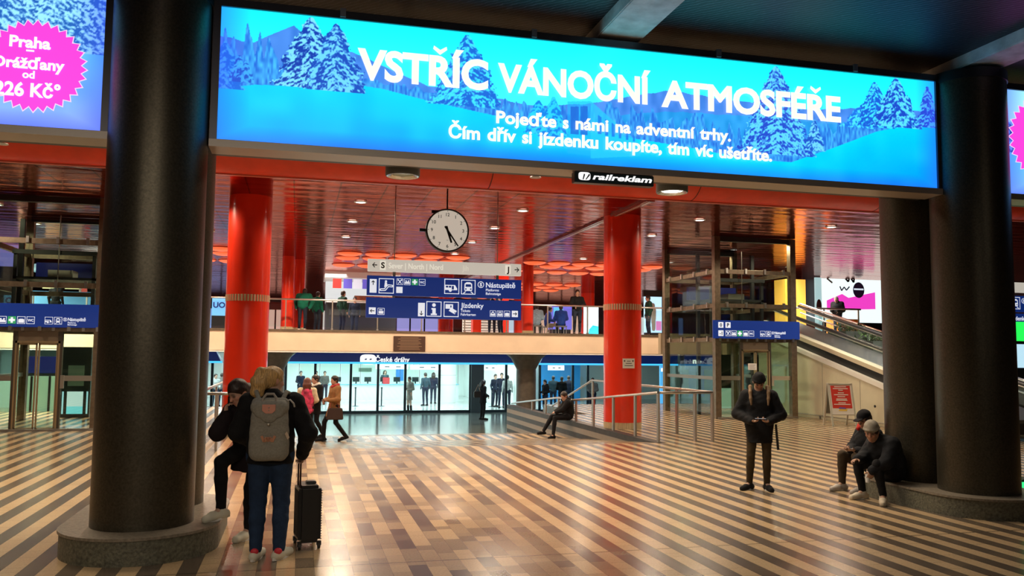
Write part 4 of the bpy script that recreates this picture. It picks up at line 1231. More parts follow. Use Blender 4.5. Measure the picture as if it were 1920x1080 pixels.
# the station clock
p = at(839, 432, 18.0)
t = thing('station_clock', 'round cream clock with black rim hanging under the red ceiling', 'clock', (p.x, 18.0, p.z))
r = at(879, 432, 18).x - p.x
def ringy(prof, n=48):     # lathe around Y
    mb = MB().lathe(prof, n, close=False); mb.v = [(x, z, y) for x, y, z in mb.v]; return mb
ringy([(r * .93, -.015), (r * .95, -.04), (r, -.035), (r, .15), (r * .93, .16), (0, .16)]).build('case', M_black, t)
mb = MB(); disc(mb, 0, 0, r * .94, -.012, 48); mb.build('dial', glow('clock_dial', (.70, .62, .52), .62), t)
M_num = mat('clock_black', (.01, .01, .01), .5)
for k in range(1, 13):
    a = PI / 2 - k * PI / 6
    lettering(str(k), r * .73 * math.cos(a), r * .73 * math.sin(a) - r * .075, -.016, r * .15, M_num, t, align='C', bold=.015, name='numeral')
for k in range(12):
    a = k * PI / 6; d = Vector((math.cos(a), 0, math.sin(a))); n_ = Vector((-math.sin(a), 0, math.cos(a)))
    MB().flat([((d * r * u + n_ * r * v).x, (d * r * u + n_ * r * v).z) for u, v in ((.87, -.012), (.87, .012), (.92, .012), (.92, -.012))], -.015).build('hour_mark', M_num, t)
def hand_(name, ang, l0, l1, w0, w1, y):
    a = PI / 2 - ang; d = Vector((math.cos(a), math.sin(a))); n_ = Vector((-d.y, d.x))
    MB().flat([tuple(d * l0 * r - n_ * w0 * r), tuple(d * l1 * r - n_ * w1 * r), tuple(d * l1 * r + n_ * w1 * r), tuple(d * l0 * r + n_ * w0 * r)], y).build(name, M_num, t)
hand_('hour_hand', 2 * PI * (5 + 23.7 / 60) / 12, -.20, .60, .055, .045, -.022)
hand_('minute_hand', 2 * PI * 24.2 / 60, -.22, .88, .045, .03, -.027)
lettering('ČD', 0, -r * .48, -.016, r * .04, M_num, t, align='C')
MB().cyl((0, .07, r * .98), (0, .07, ZC - p.z), .018, n=10).build('rod', M_black, t)
MB().box(-r - .13, -r + .04, .04, .12, -.035, .025).build('side_lug', M_black, t)
MB().box(-r * .72, -r * .4, .04, .12, r * .80, r * .93).build('top_lug', M_black, t)
# ------------------------------------------------------------------ glass lifts
def lift(cx, yf, label, zt=ZC, first=True):
    W, D = 1.25, 3.45
    t = thing('glass_lift', label, 'lift', (cx, yf, 0), 0, 'glass lifts beside the hall')
    H = zt - .01
    for sx_ in (-1, 1):
        for y in (0, D):
            MB().box(sx_ * W - .09, sx_ * W + .09, y - .09, y + .09, 0, H).build('corner_post', M_bronze, t)
    for sx_ in (-.5, .5):
        MB().box(sx_ * .92 - .05, sx_ * .92 + .05, -.03, .06, 0, 2.28).build('door_post', mat('door_post_dark', (.09, .075, .06), .4, .6), t)
    # bands round the shaft with their clips
    for z in (2.30, 3.30, 4.30):
        for a, b_ in (((-W, 0), (W, 0)), ((-W, D), (W, D)), ((-W, 0), (-W, D)), ((W, 0), (W, D))):
            o = MB().bar((a[0], a[1], z), (b_[0], b_[1], z), .08, .12).build('ring_beam', M_bronze, t)
            if a[1] == 0 or a[0] == b_[0]:
                for k in range(4):
                    f = (k + .5) / 4; x, y = a[0] + (b_[0] - a[0]) * f, a[1] + (b_[1] - a[1]) * f
                    dx, dy = (0, -.06) if a[1] == b_[1] else ((-.06 if a[0] < 0 else .06), 0)
                    MB().box(x + dx - .03, x + dx + .03, y + dy - .03, y + dy + .03, z - .05, z + .10).build('glass_clip', M_steel, o)
    # panes
    for z0, z1 in ((2.36, 3.24), (3.36, 4.24), (4.36, H - .05)):
        MB().box(-W + .09, W - .09, -.012, -.004, z0, z1).build('front_pane', M_liftglass, t)
        for sx_ in (-1, 1): MB().box(sx_ * W - .006, sx_ * W + .006, .09, D - .09, z0, z1).build('side_pane', M_liftglass, t)
    for sx_ in (-1, 1):
        MB().box(sx_ * W - .006, sx_ * W + .006, .09, D - .09, .12, 2.24).build('side_pane', M_liftglass, t)
        a, b_ = (-W + .09, -.51) if sx_ < 0 else (.51, W - .09)
        MB().box(a, b_, -.012, -.004, .12, 2.24).build('front_pane', M_liftglass, t)
        MB().box(a, b_, -.03, .02, 1.12, 1.24).build('cross_rail', M_steel, t, .004)
        MB().box(sx_ * W - .02, sx_ * W + .02, .09, D - .09, 1.12, 1.22).build('cross_rail', M_steel_dull, t)
    MB().box(-W + .1, W - .1, D - .012, D - .004, .12, H).build('rear_pane', M_liftglass, t)
    # landing door: lintel, jambs, two leaves
    MB().box(-.51, .51, -.02, .03, 2.02, 2.28).build('lintel', mat('door_lintel', (.17, .13, .09), .4, .3), t)
    o = MB().box(-.46, -.42, -.035, .02, 0, 2.02).box(.42, .46, -.035, .02, 0, 2.02).box(-.46, .46, -.035, .02, 1.97, 2.02).build('door_frame', mat('door_brass', (.55, .42, .25), .3, .8), t)
    for sx_ in (-1, 1):
        a, b_ = (-.42, -.01) if sx_ < 0 else (.01, .42)
        d = MB().box(a, b_, .0, .008, .06, 1.95).build('door_leaf', M_liftglass, t)
        MB().box(a, a + .035, -.012, .02, 0.03, 1.97).box(b_ - .035, b_, -.012, .02, .03, 1.97).box(a, b_, -.012, .02, 1.93, 1.97).box(a, b_, -.012, .02, .03, .07).build('leaf_frame', mat('door_brass', (.5, .4, .25), .3, .8), d)
    MB().box(.50, .58, -.06, -.03, .95, 1.25).build('call_panel', M_steel, t, .004)
    # machinery: cabin frame, rails, counterweight
    for y in (-.03, D - .1): MB().box(-W + .02, W - .02, y, y + .15, H - .14, H).build('head_beam', M_black, t)
    MB().box(-W - .05, W + .05, -.16, -.09, 0, .055).build('sill', M_steel_dull, t)
    for x in (-.95, .95):
        MB().box(x - .05, x + .05, 1.7, 1.8, 0, H - .3).build('guide_rail', M_black, t)
    MB().box(-.85, .85, 2.6, 2.75, 3.62, 4.05).build('cabin_blue_panel', mat('cabin_blue', (.008, .012, .12), .3), t)
    MB().box(-.9, .9, 1.0, 2.8, 3.50, 3.56).build('cabin_roof', M_black, t)
    MB().box(-.92, .92, .95, 1.05, 4.1, 4.2).build('cabin_crosshead', M_black, t)
    for x in (-.9, .82): MB().box(x, x + .08, 1.0, 1.1, 2.35, 4.1).build('cabin_stile', M_black, t)
    MB().box(-.88, .88, 1.05, 2.75, 2.36, 2.42).build('cabin_floor', M_black, t)
    MB().box(-.2, .35, 1.2, 1.7, 3.56, 3.75).build('cabin_motor', M_steel_dull, t)
    MB().cyl((.1, .9, 3.2), (.1, .9, H - .3), .012, n=6).build('cable', M_steel, t)
    MB().box(-.85, .85, .9, 1.0, 4.42, 4.47).build('work_lamp_bar', mat('lamp_bar', (.6, .55, .45), .4), t)
    return t
M_yel = None
lift(13.1, 22.2, 'glass lift shaft with bronze posts behind the standing man at right')
lift(-5.70, 21.05, 'glass lift shaft with bronze posts at the left picture edge')
# blue boards on the lifts
def lift_board(cx, yf, label, level_rows):
    t = thing('lift_sign', label, 'sign', (cx, yf - .12, 2.33), 0, 'navy boards on the glass lifts')
    MB().box(-1.42, 1.42, 0, .05, 0, .53).build('board', M_navy, t, .004)
    for x in (-1.2, -.6, 0, .6, 1.2):
        MB().box(x - .035, x + .035, -.005, .06, -.08, .02).build('clip', M_steel, t)
    s = .165; y = -.004
    xs = -1.0
    if level_rows:
        for z, ch in ((.31, '0'), (.07, '-1')):
            MB().rect(-1.26, -1.26 + s, z, z + s, y).build('level_patch', M_signwhite, t)
            lettering(ch, -1.26 + s / 2, z + .035, y - .004, .095, M_ink, t, align='C', bold=.04)
        icon('blank', -1.03, .31, s, y, t); lettering('P', -1.03 + s / 2, .345, y - .005, .10, M_ink, t, align='C', bold=.05)
    for i, k in enumerate(('cutlery', 'bed', 'cross', 'luggage', 'wc')): icon(k, -1.03 + i * .19, .07, s, y, t)
    icon('bus', .10, .07, s, y, t); icon('train', .29, .07, s, y, t); icon('circle_s', .475, .14, .085, y, t)
    lettering('Nástupiště', .575, .15, y, .075, M_signwhite, t, w=.37, bold=.02)
    lettering('Platforms', .575, .095, y, .035, M_signwhite, t, w=.17, bold=.01); lettering('Bahnsteige', .575, .05, y, .035, M_signwhite, t, w=.19, bold=.01)
lift_board(13.1, 22.2, 'navy lift sign at right with level numbers 0 and -1', True)
lift_board(-5.66, 21.05, 'navy lift sign at the left picture edge with one row of pictograms', False)
t = thing('notice', 'white paper notice on the right lift door', 'notice', (12.96, 22.13, 1.42))
MB().box(-.14, .14, 0, .004, 0, .19).build('sheet', mat('paper', (.8, .78, .74), .6), t)
for k in range(5): MB().rect(-.10, .10 - .02 * (k % 3), .145 - k * .03, .152 - k * .03, -.002).build('text_line', mat('notice_ink', (.1, .1, .1), .6), t)
# screen standing by the left lift, seen through its glass
p = at(141, 740, 24.95)
t = thing('ticket_machine', 'machine with a glowing cyan screen behind the left lift', 'machine', (p.x, 24.95, 0))
MB().box(-.36, .36, 0, .4, 0, 1.9).build('cabinet', mat('machine_body', (.03, .035, .04), .35), t, .01)
a = MB().rect(-.20, .20, .10, .70, -.008).build('screen', glow('screen_cyan', (.25, .85, 1.0), .9), t)
MB().rect(-.20, .20, .30, .70, -.012).build('screen_page', glow('screen_page', (.75, .92, .98), .9), a)
for x in (-.30, .30): MB().box(x - .02, x + .02, -.012, -.004, .1, .70).build('side_light', glow('screen_side', (.5, .85, 1.0), .9), t)
MB().box(-.2, .2, -.01, 0, .85, 1.4).build('lower_panel', mat('machine_panel', (.22, .30, .28), .3), t)
# ------------------------------------------------------------------ railings beside the ramp
M_rail = mat('rail_steel', (.66, .64, .62), .28, 1.0)
M_post = mat('rail_post_steel', (.36, .32, .28), .38, .75)
def railing(label, runs, posts, group='railings beside the ramp'):
    """runs: handrail polylines; posts: (x, y, foot z, top z)"""
    x, y, z = runs[0][0]
    t = thing('handrail', label, 'railing', (x, y, 0), 0, group)
    for pts in runs:
        MB().tube([(a - x, b_ - y, c_) for a, b_, c_ in pts], .030, 10).build('top_rail', M_rail, t)
    for a, b_, z0, z1 in posts:
        MB().box(a - x - .020, a - x + .020, b_ - y - .045, b_ - y + .045, z0, z1 - .02).build('post', M_post, t)
def incline_rail(X, label, y1=29.0):
    pts = [(X, 16.5, 1.04), (X, 22.2, .56), (X, 23.5, .56), (X, y1, .56 - .09 * (y1 - 23.5))]
    f = lambda y: float(np.interp(y, [p[1] for p in pts], [p[2] for p in pts]))
    ys = [16.5, 17.75, 19.1, 20.5, 21.9, 23.5, 24.8, 26.3]
    railing(label, [pts], [(X, y, .002, f(y)) for y in ys])
incline_rail(7.43, 'long steel handrail on the right edge of the ramp, sloping down')
incline_rail(-.60, 'long steel handrail on the left edge of the ramp, behind the woman on the phone')
for X0, X1, lab in ((7.47, 8.74, 'U-shaped end of steel handrail around the stair beside the broad right red column'), (-.64, -1.80, 'U-shaped end of steel handrail beside the broad left red column')):
    ysec = [16.6, 18.35, 20.6, 22.8, 24.2]
    railing(lab, [[(X0, 16.5, 1.04), (X1, 16.6, 1.04), (X1, 24.25, 1.04), (X1, 29.0, -.15)]],
            [((X0 + X1) / 2 + .2 * math.copysign(1, X1), 16.55, 0, 1.04)] + [(X1, y, .002, 1.04) for y in ysec])

# ------------------------------------------------------------------ ceiling lamps
proto = None
for lx, ly in [(a, b_) for a in (-7.2, -2.6, 1.33, 5.25, 10.0, 13.9) for b_ in (19.58, 22.6, 25.75) if not (a == 13.9 and b_ > 20)] + [(18.0, 19.6), (18.0, 22.6), (5.3, 29.0), (10.1, 29.0)]:
    where = {-7.2: 'far left', -2.6: 'left of the broad left red column', 1.33: 'left of the clock', 5.25: 'right of the clock', 5.3: 'right of the clock', 10.0: 'between right red column and lift', 10.1: 'between right red column and lift', 13.9: 'over the right lift', 18.0: 'far right past the black columns'}[lx]
    depth = {19.58: 'nearest', 22.6: 'second', 25.75: 'third', 19.6: 'nearest', 29.0: 'farthest'}[ly]
    lab = 'round downlight, %s, %s of its row' % (where, depth)
    if proto is None:
        proto = thing('downlight', lab, 'lamp', (lx, ly, ZC), 0, 'downlights in the red ceiling')
        MB().lathe([(.15, -.004), (.15, -.03), (.115, -.035), (.105, -.01)], 28, close=False).build('trim_ring', mat('downlight_ring', (.75, .72, .68), .3, .6), proto)
        MB().lathe([(.112, -.026), (.0, -.045)], 28, close=False).build('lens', glow('downlight_lens', (1, .96, .86), 7.0), proto)
    else: clone(proto, (lx, ly, ZC), 0, lab)
domes = [(1.7 + .98 * i, y) for y in (30.1, 31.5, 34.2) for i in range(5)] + [(8.75 + .98 * i, y) for y in (30.8, 32.0, 34.2) for i in range(6)]
domes += [(1.7 + .98 * i, y) for y in (41.0, 43.0) for i in range(5)] + [(8.5 + 1.0 * i, y) for y in (40.4, 42.2, 44.2) for i in range(6)]
domes += [(-4.6 + .98 * i, y) for y in (30.1, 31.5, 34.2) for i in range(3)] + [(8.2 + 1.0 * i, 51.5) for i in range(6)]
M_dome = glow('orange_dome', (1.0, .15, .045), .85)
_reds = [o.location for o in COL.objects if o.name.startswith('column') and o.get('label', '').find('red') >= 0]
domes = [d for d in domes if all(math.hypot(d[0] - r.x, d[1] - r.y) > .75 for r in _reds)]
proto = None
for k, (x, y) in enumerate(domes):
    side = 'left of the hanging sign' if x < 1 else 'above the hanging sign' if x < 7 else 'right of the hanging sign'
    row = 'front' if y < 30.9 else 'second' if y < 33 else 'third' if y < 36 else 'fourth' if y < 41.5 else 'fifth' if y < 43.5 else 'sixth' if y < 46 else 'last'
    lab = 'orange dome lamp on the red ceiling %s, %s row' % (side, row)
    if proto is None:
        proto = thing('dome_lamp', lab, 'lamp', (x, y, ZC), 0, lab)
        MB().lathe([(.44, -.005), (.40, -.05), (.28, -.09), (.12, -.11), (.0, -.115)], 24, close=False).build('dome', M_dome, proto)
        MB().lathe([(.47, -.002), (.47, -.02), (.44, -.02)], 24, close=False).build('rim', mat('dome_rim', (.5, .06, .03), .3, .4), proto)
    else: clone(proto, (x, y, ZC), 0, lab, lab)

# ------------------------------------------------------------------ plaque and railing of the mezzanine
p, q = at(738, 630, YM - .13), at(797, 659, YM - .13)
t = thing('plaque', 'dark brown plaque with lines of text on the cream fascia', 'plaque', ((p.x + q.x) / 2, YM - .13, q.z))
w, hh = (q.x - p.x) / 2, p.z - q.z
MB().box(-w, w, -.03, 0, 0, hh).build('plate', mat('plaque_brown', (.055, .025, .015), .4), t, .004)
for k in range(9):
    ww = w * (.55 + .35 * random.random()); z = hh * (.12 + .095 * k)
    MB().rect(-ww, ww, z, z + .018, -.034).build('text_line', mat('plaque_text', (.25, .16, .10), .4), t)
t = thing('mezzanine_railing', 'glass railing with steel handrail along the mezzanine edge', 'railing', (3, YM - .05, ZM + .03))
MB().cyl((-12, 0, 1.09), (11.2, 0, 1.09), .032, n=10).build('top_rail', M_rail, t)
xs = np.arange(-11.6, 11.3, 1.63)
for a in xs:
    MB().box(a - .02, a + .02, -.03, .03, 0, 1.07).build('post', M_steel_dull, t)
    MB().box(a - .035, a + .035, -.05, .05, 0, .06).build('shoe', M_steel, t)
for a, b_ in zip(xs, xs[1:]): MB().box(a + .05, b_ - .05, -.006, .006, .10, .98).build('pane', M_glass, t)

# ------------------------------------------------------------------ ticket office on the lower level
YG = 39.4
M_header = glow('office_header_blue', (.004, .012, .075), .8)
M_cyan = glow('cyan_tube', (.06, .50, 1.0), 1.3)
M_mull = mat('mullion_dark', (.02, .035, .045), .35, .5)
M_officewall = mat('office_wall', (.80, .88, .84), .5)
M_officegreen = glass_mat('pale_green_glass', (.93, 1.0, .97), .03)
def gx(px, Y=YG): return at(px, 700, Y).x
def shopfront(label, xa, xb, mulls, slant=(True, True)):
    t = thing('shopfront', label, 'shopfront', ((xa + xb) / 2, YG, ZL))
    c_ = (xa + xb) / 2; a, b_ = xa - c_, xb - c_; top = 1.86 - ZL; lo = 1.30 - ZL
    MB().prism([(a, lo), (b_, lo), (b_ - (.28 if slant[1] else 0), top), (a + (.28 if slant[0] else 0), top)], -.55, 0, 'y').build('header', M_header, t)
    if slant[0]: MB().bar((a, -.56, lo), (a + .28, -.56, top), .04).build('header_edge', glow('pale_blue_edge', (.45, .65, .8), .5), t)
    if slant[1]: MB().bar((b_, -.56, lo), (b_ - .28, -.56, top), .04).build('header_edge', glow('pale_blue_edge', (.45, .65, .8), .5), t)
    MB().box(a, b_, -.60, -.54, lo - .01, lo + .075).build('light_tube', M_cyan, t)
    MB().box(a, b_, -.03, .03, 0, .12).build('threshold', M_mull, t)
    ms = [m - c_ for m in mulls]
    for m in ms: MB().box(m - .055, m + .055, -.05, .05, .12, lo).build('mullion', M_mull, t)
    e = [a] + ms + [b_]
    for u, v in zip(e, e[1:]):
        if v - u > .2: MB().box(u + .055, v - .055, -.006, .006, .12, lo).build('pane', M_glass, t)
    return t, c_
t, c_ = shopfront('ticket office front with navy header, cyan tube light and glass doors', gx(522), gx(972), [gx(q) for q in (536, 591, 658, 709, 760, 824, 882, 905, 949)])
mb = MB().box(gx(882) - c_, gx(905) - c_, -.25, .1, 0, 1.30 - ZL); mb.build('dark_pillar', mat('office_pillar', (.03, .05, .055), .4), t)
M_logo = glow('office_letters', (1, 1, 1), 1.1)
def yfm(px, py): p = at(px, py, YG - .56); return p.x - c_, p.z - ZL
x, z = yfm(690, 674); 
mb = MB(); mb.flat([(x + .36 * math.copysign(abs(math.cos(a)) ** .6, math.cos(a)), z + .23 * math.copysign(abs(math.sin(a)) ** .6, math.sin(a))) for a in [2 * PI * k / 32 for k in range(32)]], -.565)
mb.build('emblem', M_logo, t)
for dx in (-.12, .10):
    mb = MB(); mb.flat([(x + dx - .05, z - .02), (x + dx + .05, z - .02), (x + dx + .09, z + .04), (x + dx - .01, z + .04)], -.575); mb.build('emblem_mark', M_header, t)
lettering('České dráhy', yfm(704, 678)[0], yfm(704, 678)[1], -.57, .215, M_logo, t, w=gx(767) - gx(704), bold=.028)
t2_, c2_ = shopfront('second office front with navy header, partly behind the broad right red column', gx(1004), gx(1262), [gx(q) for q in (1012, 1074, 1102, 1140, 1200, 1240)], (True, False))
t3_, c3_ = shopfront('office front at far left under the mezzanine, seen between columns', gx(300), gx(418), [gx(350), gx(398)], (False, True))
# inside of the offices
mb = MB(); mb.box(-22, 34, 54.4, 54.5, ZL, 1.9); structure('wall_office_back', mb, M_officewall)
for nm, X in (('wall_office_left', gx(510)), ('wall_office_right', gx(985))):
    mb = MB(); mb.box(X - .1, X + .1, YG, 54.4, ZL, 1.88); structure(nm, mb, M_officewall)
mb = MB(); mb.box(at(1012, 700, 47.5).x, at(1088, 700, 47.5).x, 47.5, 47.6, ZL, 1.88); structure('wall_office_blue', mb, mat('office_blue', (.02, .26, .62), .5))
mb = MB(); mb.box(gx(1012), 26, 49.5, 49.6, ZL, 1.88); structure('wall_office_white', mb, M_officewall)
mb = MB(); mb.box(-22, 34, YG + .1, 54.4, ZL, ZL + .01); structure('floor_office', mb, mat('office_floor', (.42, .46, .44), .15, var=.15, vscale=2))
Yc = 50.3
def ox(px): return at(px, 730, Yc).x
t = thing('ticket_counter', 'long white ticket counter inside the office', 'counter', ((ox(560) + ox(860)) / 2, Yc, ZL))
w = (ox(860) - ox(560)) / 2
MB().box(-w, w, 0, .7, 0, .88).build('front', mat('counter_white', (.80, .84, .84), .35), t)
MB().box(-w, w, -.06, .75, .88, .94).build('worktop', mat('counter_top', (.25, .55, .66), .3), t)
for k in range(9): MB().box(-w + k * w / 4 - .01, -w + k * w / 4 + .01, .3, .32, .94, 2.3).build('screen_post', M_mull, t)
for k in range(8): MB().box(-w + k * w / 4 + .05, -w + (k + 1) * w / 4 - .05, .305, .315, .98, 2.1).build('counter_pane', M_officegreen, t)
names = ['near the left office wall', 'left of the grey-dressed woman', 'behind the queue posts', 'beside the red folder', 'left of the round pillar', 'at the middle of the counter']
for k, px in enumerate((633, 668, 690, 720, 745, 780)):
    m = thing('monitor', 'small dark monitor on the ticket counter, ' + names[k], 'monitor', (ox(px), Yc + .35, ZL + .94), 0, 'monitors on the ticket counter')
    MB().box(-.20, .20, -.03, .03, .12, .40).build('display', M_mull, m); MB().box(-.04, .04, -.02, .02, 0, .15).build('stand', M_mull, m)
t = thing('folder', 'red folder standing on the ticket counter', 'folder', (ox(724), Yc + .02, ZL + .94)); MB().box(-.2, .2, 0, .05, 0, .38).build('cover', mat('folder_red', (.6, .05, .06), .5), t)
p = at(834, 745, 47.5)
t = thing('round_pillar', 'white round pillar inside the ticket office', 'column', (p.x, 47.5, ZL)); MB().lathe([(.62, 0), (.62, 2.86)], 40).build('shaft', M_white, t)
for z in (1.0, 1.55): MB().lathe([(.625, z), (.625, z + .02)], 40).build('groove', mat('groove', (.4, .45, .45), .5), t)
for k, (px, py) in enumerate(((666, 762), (715, 762), (767, 756), (922, 763), (935, 764))):
    p = ground(px, py, ZL)
    t = thing('queue_post', 'dark queue post on the office floor, %s from left' % ['first', 'second', 'third', 'fourth', 'fifth'][k], 'queue post', p, 0, 'queue posts in the ticket office')
    MB().cyl((0, 0, .02), (0, 0, .98), .035, n=10).build('pole', M_mull, t); MB().lathe([(.19, 0), (.19, .015), (.06, .04)], 18).build('foot', M_mull, t); MB().cyl((0, 0, .93), (0, 0, 1.0), .05, n=12).build('head', M_mull, t)
for px, py0, py1, wpx, c0, lab in ((750, 688, 714, 13, (.05, .30, .85), 'blue poster on the office back wall right of the first queue posts'), (685, 690, 697, 24, (.12, .22, .16), 'dark green display above the ticket counter')):
    p = at(px, py0, 54.3); q = at(px + wpx / 2, py1, 54.3)
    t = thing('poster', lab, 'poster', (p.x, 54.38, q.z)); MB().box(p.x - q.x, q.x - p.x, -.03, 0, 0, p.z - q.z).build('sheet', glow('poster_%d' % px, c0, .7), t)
for px, py, wpx, Y in ((1043, 690, 30, 43), (735, 688, 60, 46), (800, 689, 60, 46), (918, 690, 34, 45)):
    p = at(px, py, Y); w = (at(px + wpx / 2, py, Y).x - p.x)
    t = thing('office_sign', 'white lit sign hanging inside the office above %s' % {1043: 'the right hand queue', 735: 'the middle glass doors', 800: 'the grey-dressed woman', 918: 'the group by the dark pillar'}[px], 'sign', (p.x, Y, p.z - .12), 0, 'signs hanging in the offices')
    MB().box(-w, w, 0, .08, 0, .26).build('panel', glow('office_sign', (.92, .97, 1), 1.0), t)
    for s_ in (-1, 1): MB().cyl((s_ * w * .8, .04, .26), (s_ * w * .8, .04, 1.88 - p.z + .12), .012, n=6).build('cord', M_mull, t)
    for a in (-.45, .25): MB().rect(w * a, w * (a + .3), .10, .15, -.003).build('text_line', M_mull, t)
# far right of the lower hall, behind the lift
p, q = at(1238, 686, 34), at(1252, 716, 34)
t = thing('lit_sign', 'cyan lit panel by the corner right of the broad right red column', 'sign', ((p.x + q.x) / 2, 34, q.z)); w = (q.x - p.x) / 2
MB().box(-w, w, 0, .1, -2.0, p.z - q.z).build('panel', glow('panel_cyan', (.10, .48, .95), .9), t); MB().box(-w * .8, w * .8, -.01, 0, .45, .60).build('white_field', M_logo, t)
p = at(1313, 676, 37)
t = thing('shop_sign', 'white glowing letters seen through the right lift', 'sign', (p.x, 37, p.z - .14)); MB().box(-.8, .8, .01, .08, -.3, .5).build('board', M_header, t); lettering('nb', -.4, .0, 0, .24, M_logo, t, w=.45, bold=.06); MB().box(-.6, .2, .02, .03, -1.6, -.3).build('window_glow', mat('window_navy', (.01, .02, .2), .3), t)
mb = MB(); mb.box(gx(1262), 34, 38.5, 38.6, ZL, 1.88); structure('wall_lower_back', mb, mat('dark_lower_wall', (.07, .06, .05), .5))
# ------------------------------------------------------------------ moving ramp to the mezzanine on the right
M_panelwall = mat('cream_side_panel', (.68, .64, .47), .5, var=.08, vscale=1.5)
SL = .255; Y0 = 15.1
zr = lambda y, o=0: SL * (y - Y0) + o
XE = 15.0; Yt = 25.2
t = thing('moving_ramp', 'inclined moving walkway with glass sides rising to the mezzanine at right', 'escalator', (XE, Y0, 0))
def P(y, o=0): return (y - Y0, zr(y, o))
o = MB().prism([(0, 0), (Yt - Y0, 0), P(Yt), (0, .0)], 0, .14, 'x').build('side_wall', M_panelwall, t)
for y in (16.6, 18.3, 20.0, 21.7, 23.4): MB().box(-.004, .0, y - Y0 - .006, y - Y0 + .006, .05, zr(y) - .06).build('panel_joint', mat('joint_grey', (.25, .25, .2), .6), o)
for y, z in ((19.4, .52), (20.9, .9)): MB().cyl((-.012, y - Y0, z), (.01, y - Y0, z), .035, n=12).build('fixing', M_black, o)
MB().prism([P(Y0 + .2, -.02), P(Yt, -.02), P(Yt, .10), P(Y0 + .2, .10)], -.03, .2, 'x').build('light_ledge', mat('ledge_white', (.85, .84, .78), .35), t)
MB().prism([P(Y0 + .2, .10), P(Yt, .10), P(Yt, .34), P(Y0 + .2, .34)], .12, 1.6, 'x').build('truss', M_black, t)
MB().prism([P(Y0 + .2, .34), P(Yt, .34), P(Yt, .46), P(Y0 + .2, .46)], .05, .32, 'x').build('upper_ledge', mat('ledge_cream', (.62, .55, .40), .35), t)
MB().prism([P(Y0 + .2, .34), P(Yt, .34), P(Yt, .42), P(Y0 + .2, .42)], .32, 1.5, 'x').build('pallets', mat('pallet_grey', (.12, .12, .12), .4, .5), t)
for x in (.22, 1.55):
    for k in range(6):
        a, b_ = Y0 + .4 + k * 1.6, Y0 + .4 + (k + 1) * 1.6 - .03
        MB().prism([P(a, .46), P(b_, .46), P(b_, .90), P(a, .90)], x, x + .012, 'x').build('glass_side', M_glass, t)
    MB().tube([(x, *P(y, .96)) for y in (Y0 + .1, Y0 + 5, Yt)], .045, 10).build('hand_belt', mat('belt_black', (.05, .05, .055), .3, .2), t)
    MB().tube([(x, *P(y, .90)) for y in (Y0 + .1, Y0 + 5, Yt)], .022, 8).build('belt_guide', M_steel, t)
MB().cyl((-.10, .9, .10), (-.10, 7.9, .10), .02, n=8).build('bumper_rail', M_steel, t)
for y in (1.2, 3.0, 4.8, 6.6): MB().box(-.12, -.08, y - .02, y + .02, 0, .10).build('bumper_foot', M_steel_dull, t)
# second balustrade behind, with planters between
t = thing('stair_balustrade', 'second sloping glass balustrade behind the moving walkway', 'railing', (18.2, Y0 + 1.4, 0))
MB().tube([(0, *P(y, .95)) for y in (Y0 + .1, Yt + 1)], .035, 10).build('top_rail', M_rail, t)
MB().tube([(0, *P(y, .62)) for y in (Y0 + .1, Yt + 1)], .022, 10).build('middle_rail', M_rail, t)
for k in range(6):
    a, b_ = Y0 + .4 + k * 1.6, Y0 + .4 + (k + 1) * 1.6 - .03
    MB().prism([P(a, .1), P(b_, .1), P(b_, .85), P(a, .85)], -.006, .006, 'x').build('glass_side', M_glass, t)
MB().prism([P(Y0, -.35), P(Yt + 1, -.35), P(Yt + 1, .05), P(Y0, .05)], -.1, .1, 'x').build('string', mat('ledge_cream', (.6, .55, .4), .4), t)
M_leaf = mat('planter_leaf', (.06, .11, .03), .5, var=.5, vscale=5)
mb = MB(); mb.prism([(Y0, -.12), (Yt - .5, -.12), (Yt - .5, zr(Yt - .5, -.10)), (Y0, -.10)], 16.72, 18.08, 'x'); structure('floor_slope', mb, mat('pale_slope_tile', (.50, .54, .44), .4, var=.15, vscale=3))
for px, py, lab in ((1590, 640, 'dark planter with green plants between the walkway balustrades, upper one'), (1640, 668, 'dark planter with green plants between the walkway balustrades, lower one')):
    d = sight(px, py); u = 17.4 / d.x; p = Vector((17.4, d.y * u, .42)); z0 = zr(p.y + .48, -.10)
    t = thing('planter', lab, 'planter', (p.x, p.y, z0), 0, 'planters beside the moving walkway')
    MB().box(-.42, .42, -.48, .48, 0, p.z).build('box', mat('planter_dark', (.05, .055, .045), .6, var=.3), t)
    mb = MB()
    for k in range(150):
        a = random.uniform(-.4, .4); b_ = random.uniform(-.46, .46); z = p.z + random.uniform(-.02, .20); l = random.uniform(.08, .2); an = random.uniform(0, 2 * PI)
        d = Vector((math.cos(an) * l, math.sin(an) * l, random.uniform(.02, .16))); w = Vector((-math.sin(an), math.cos(an), 0)) * .035
        b0 = Vector((a, b_, z)); mb.add([b0, b0 + d * .5 + w, b0 + d, b0 + d * .5 - w], [(0, 1, 2, 3)])
    tag(mb.build('foliage', M_leaf, t), kind='stuff')
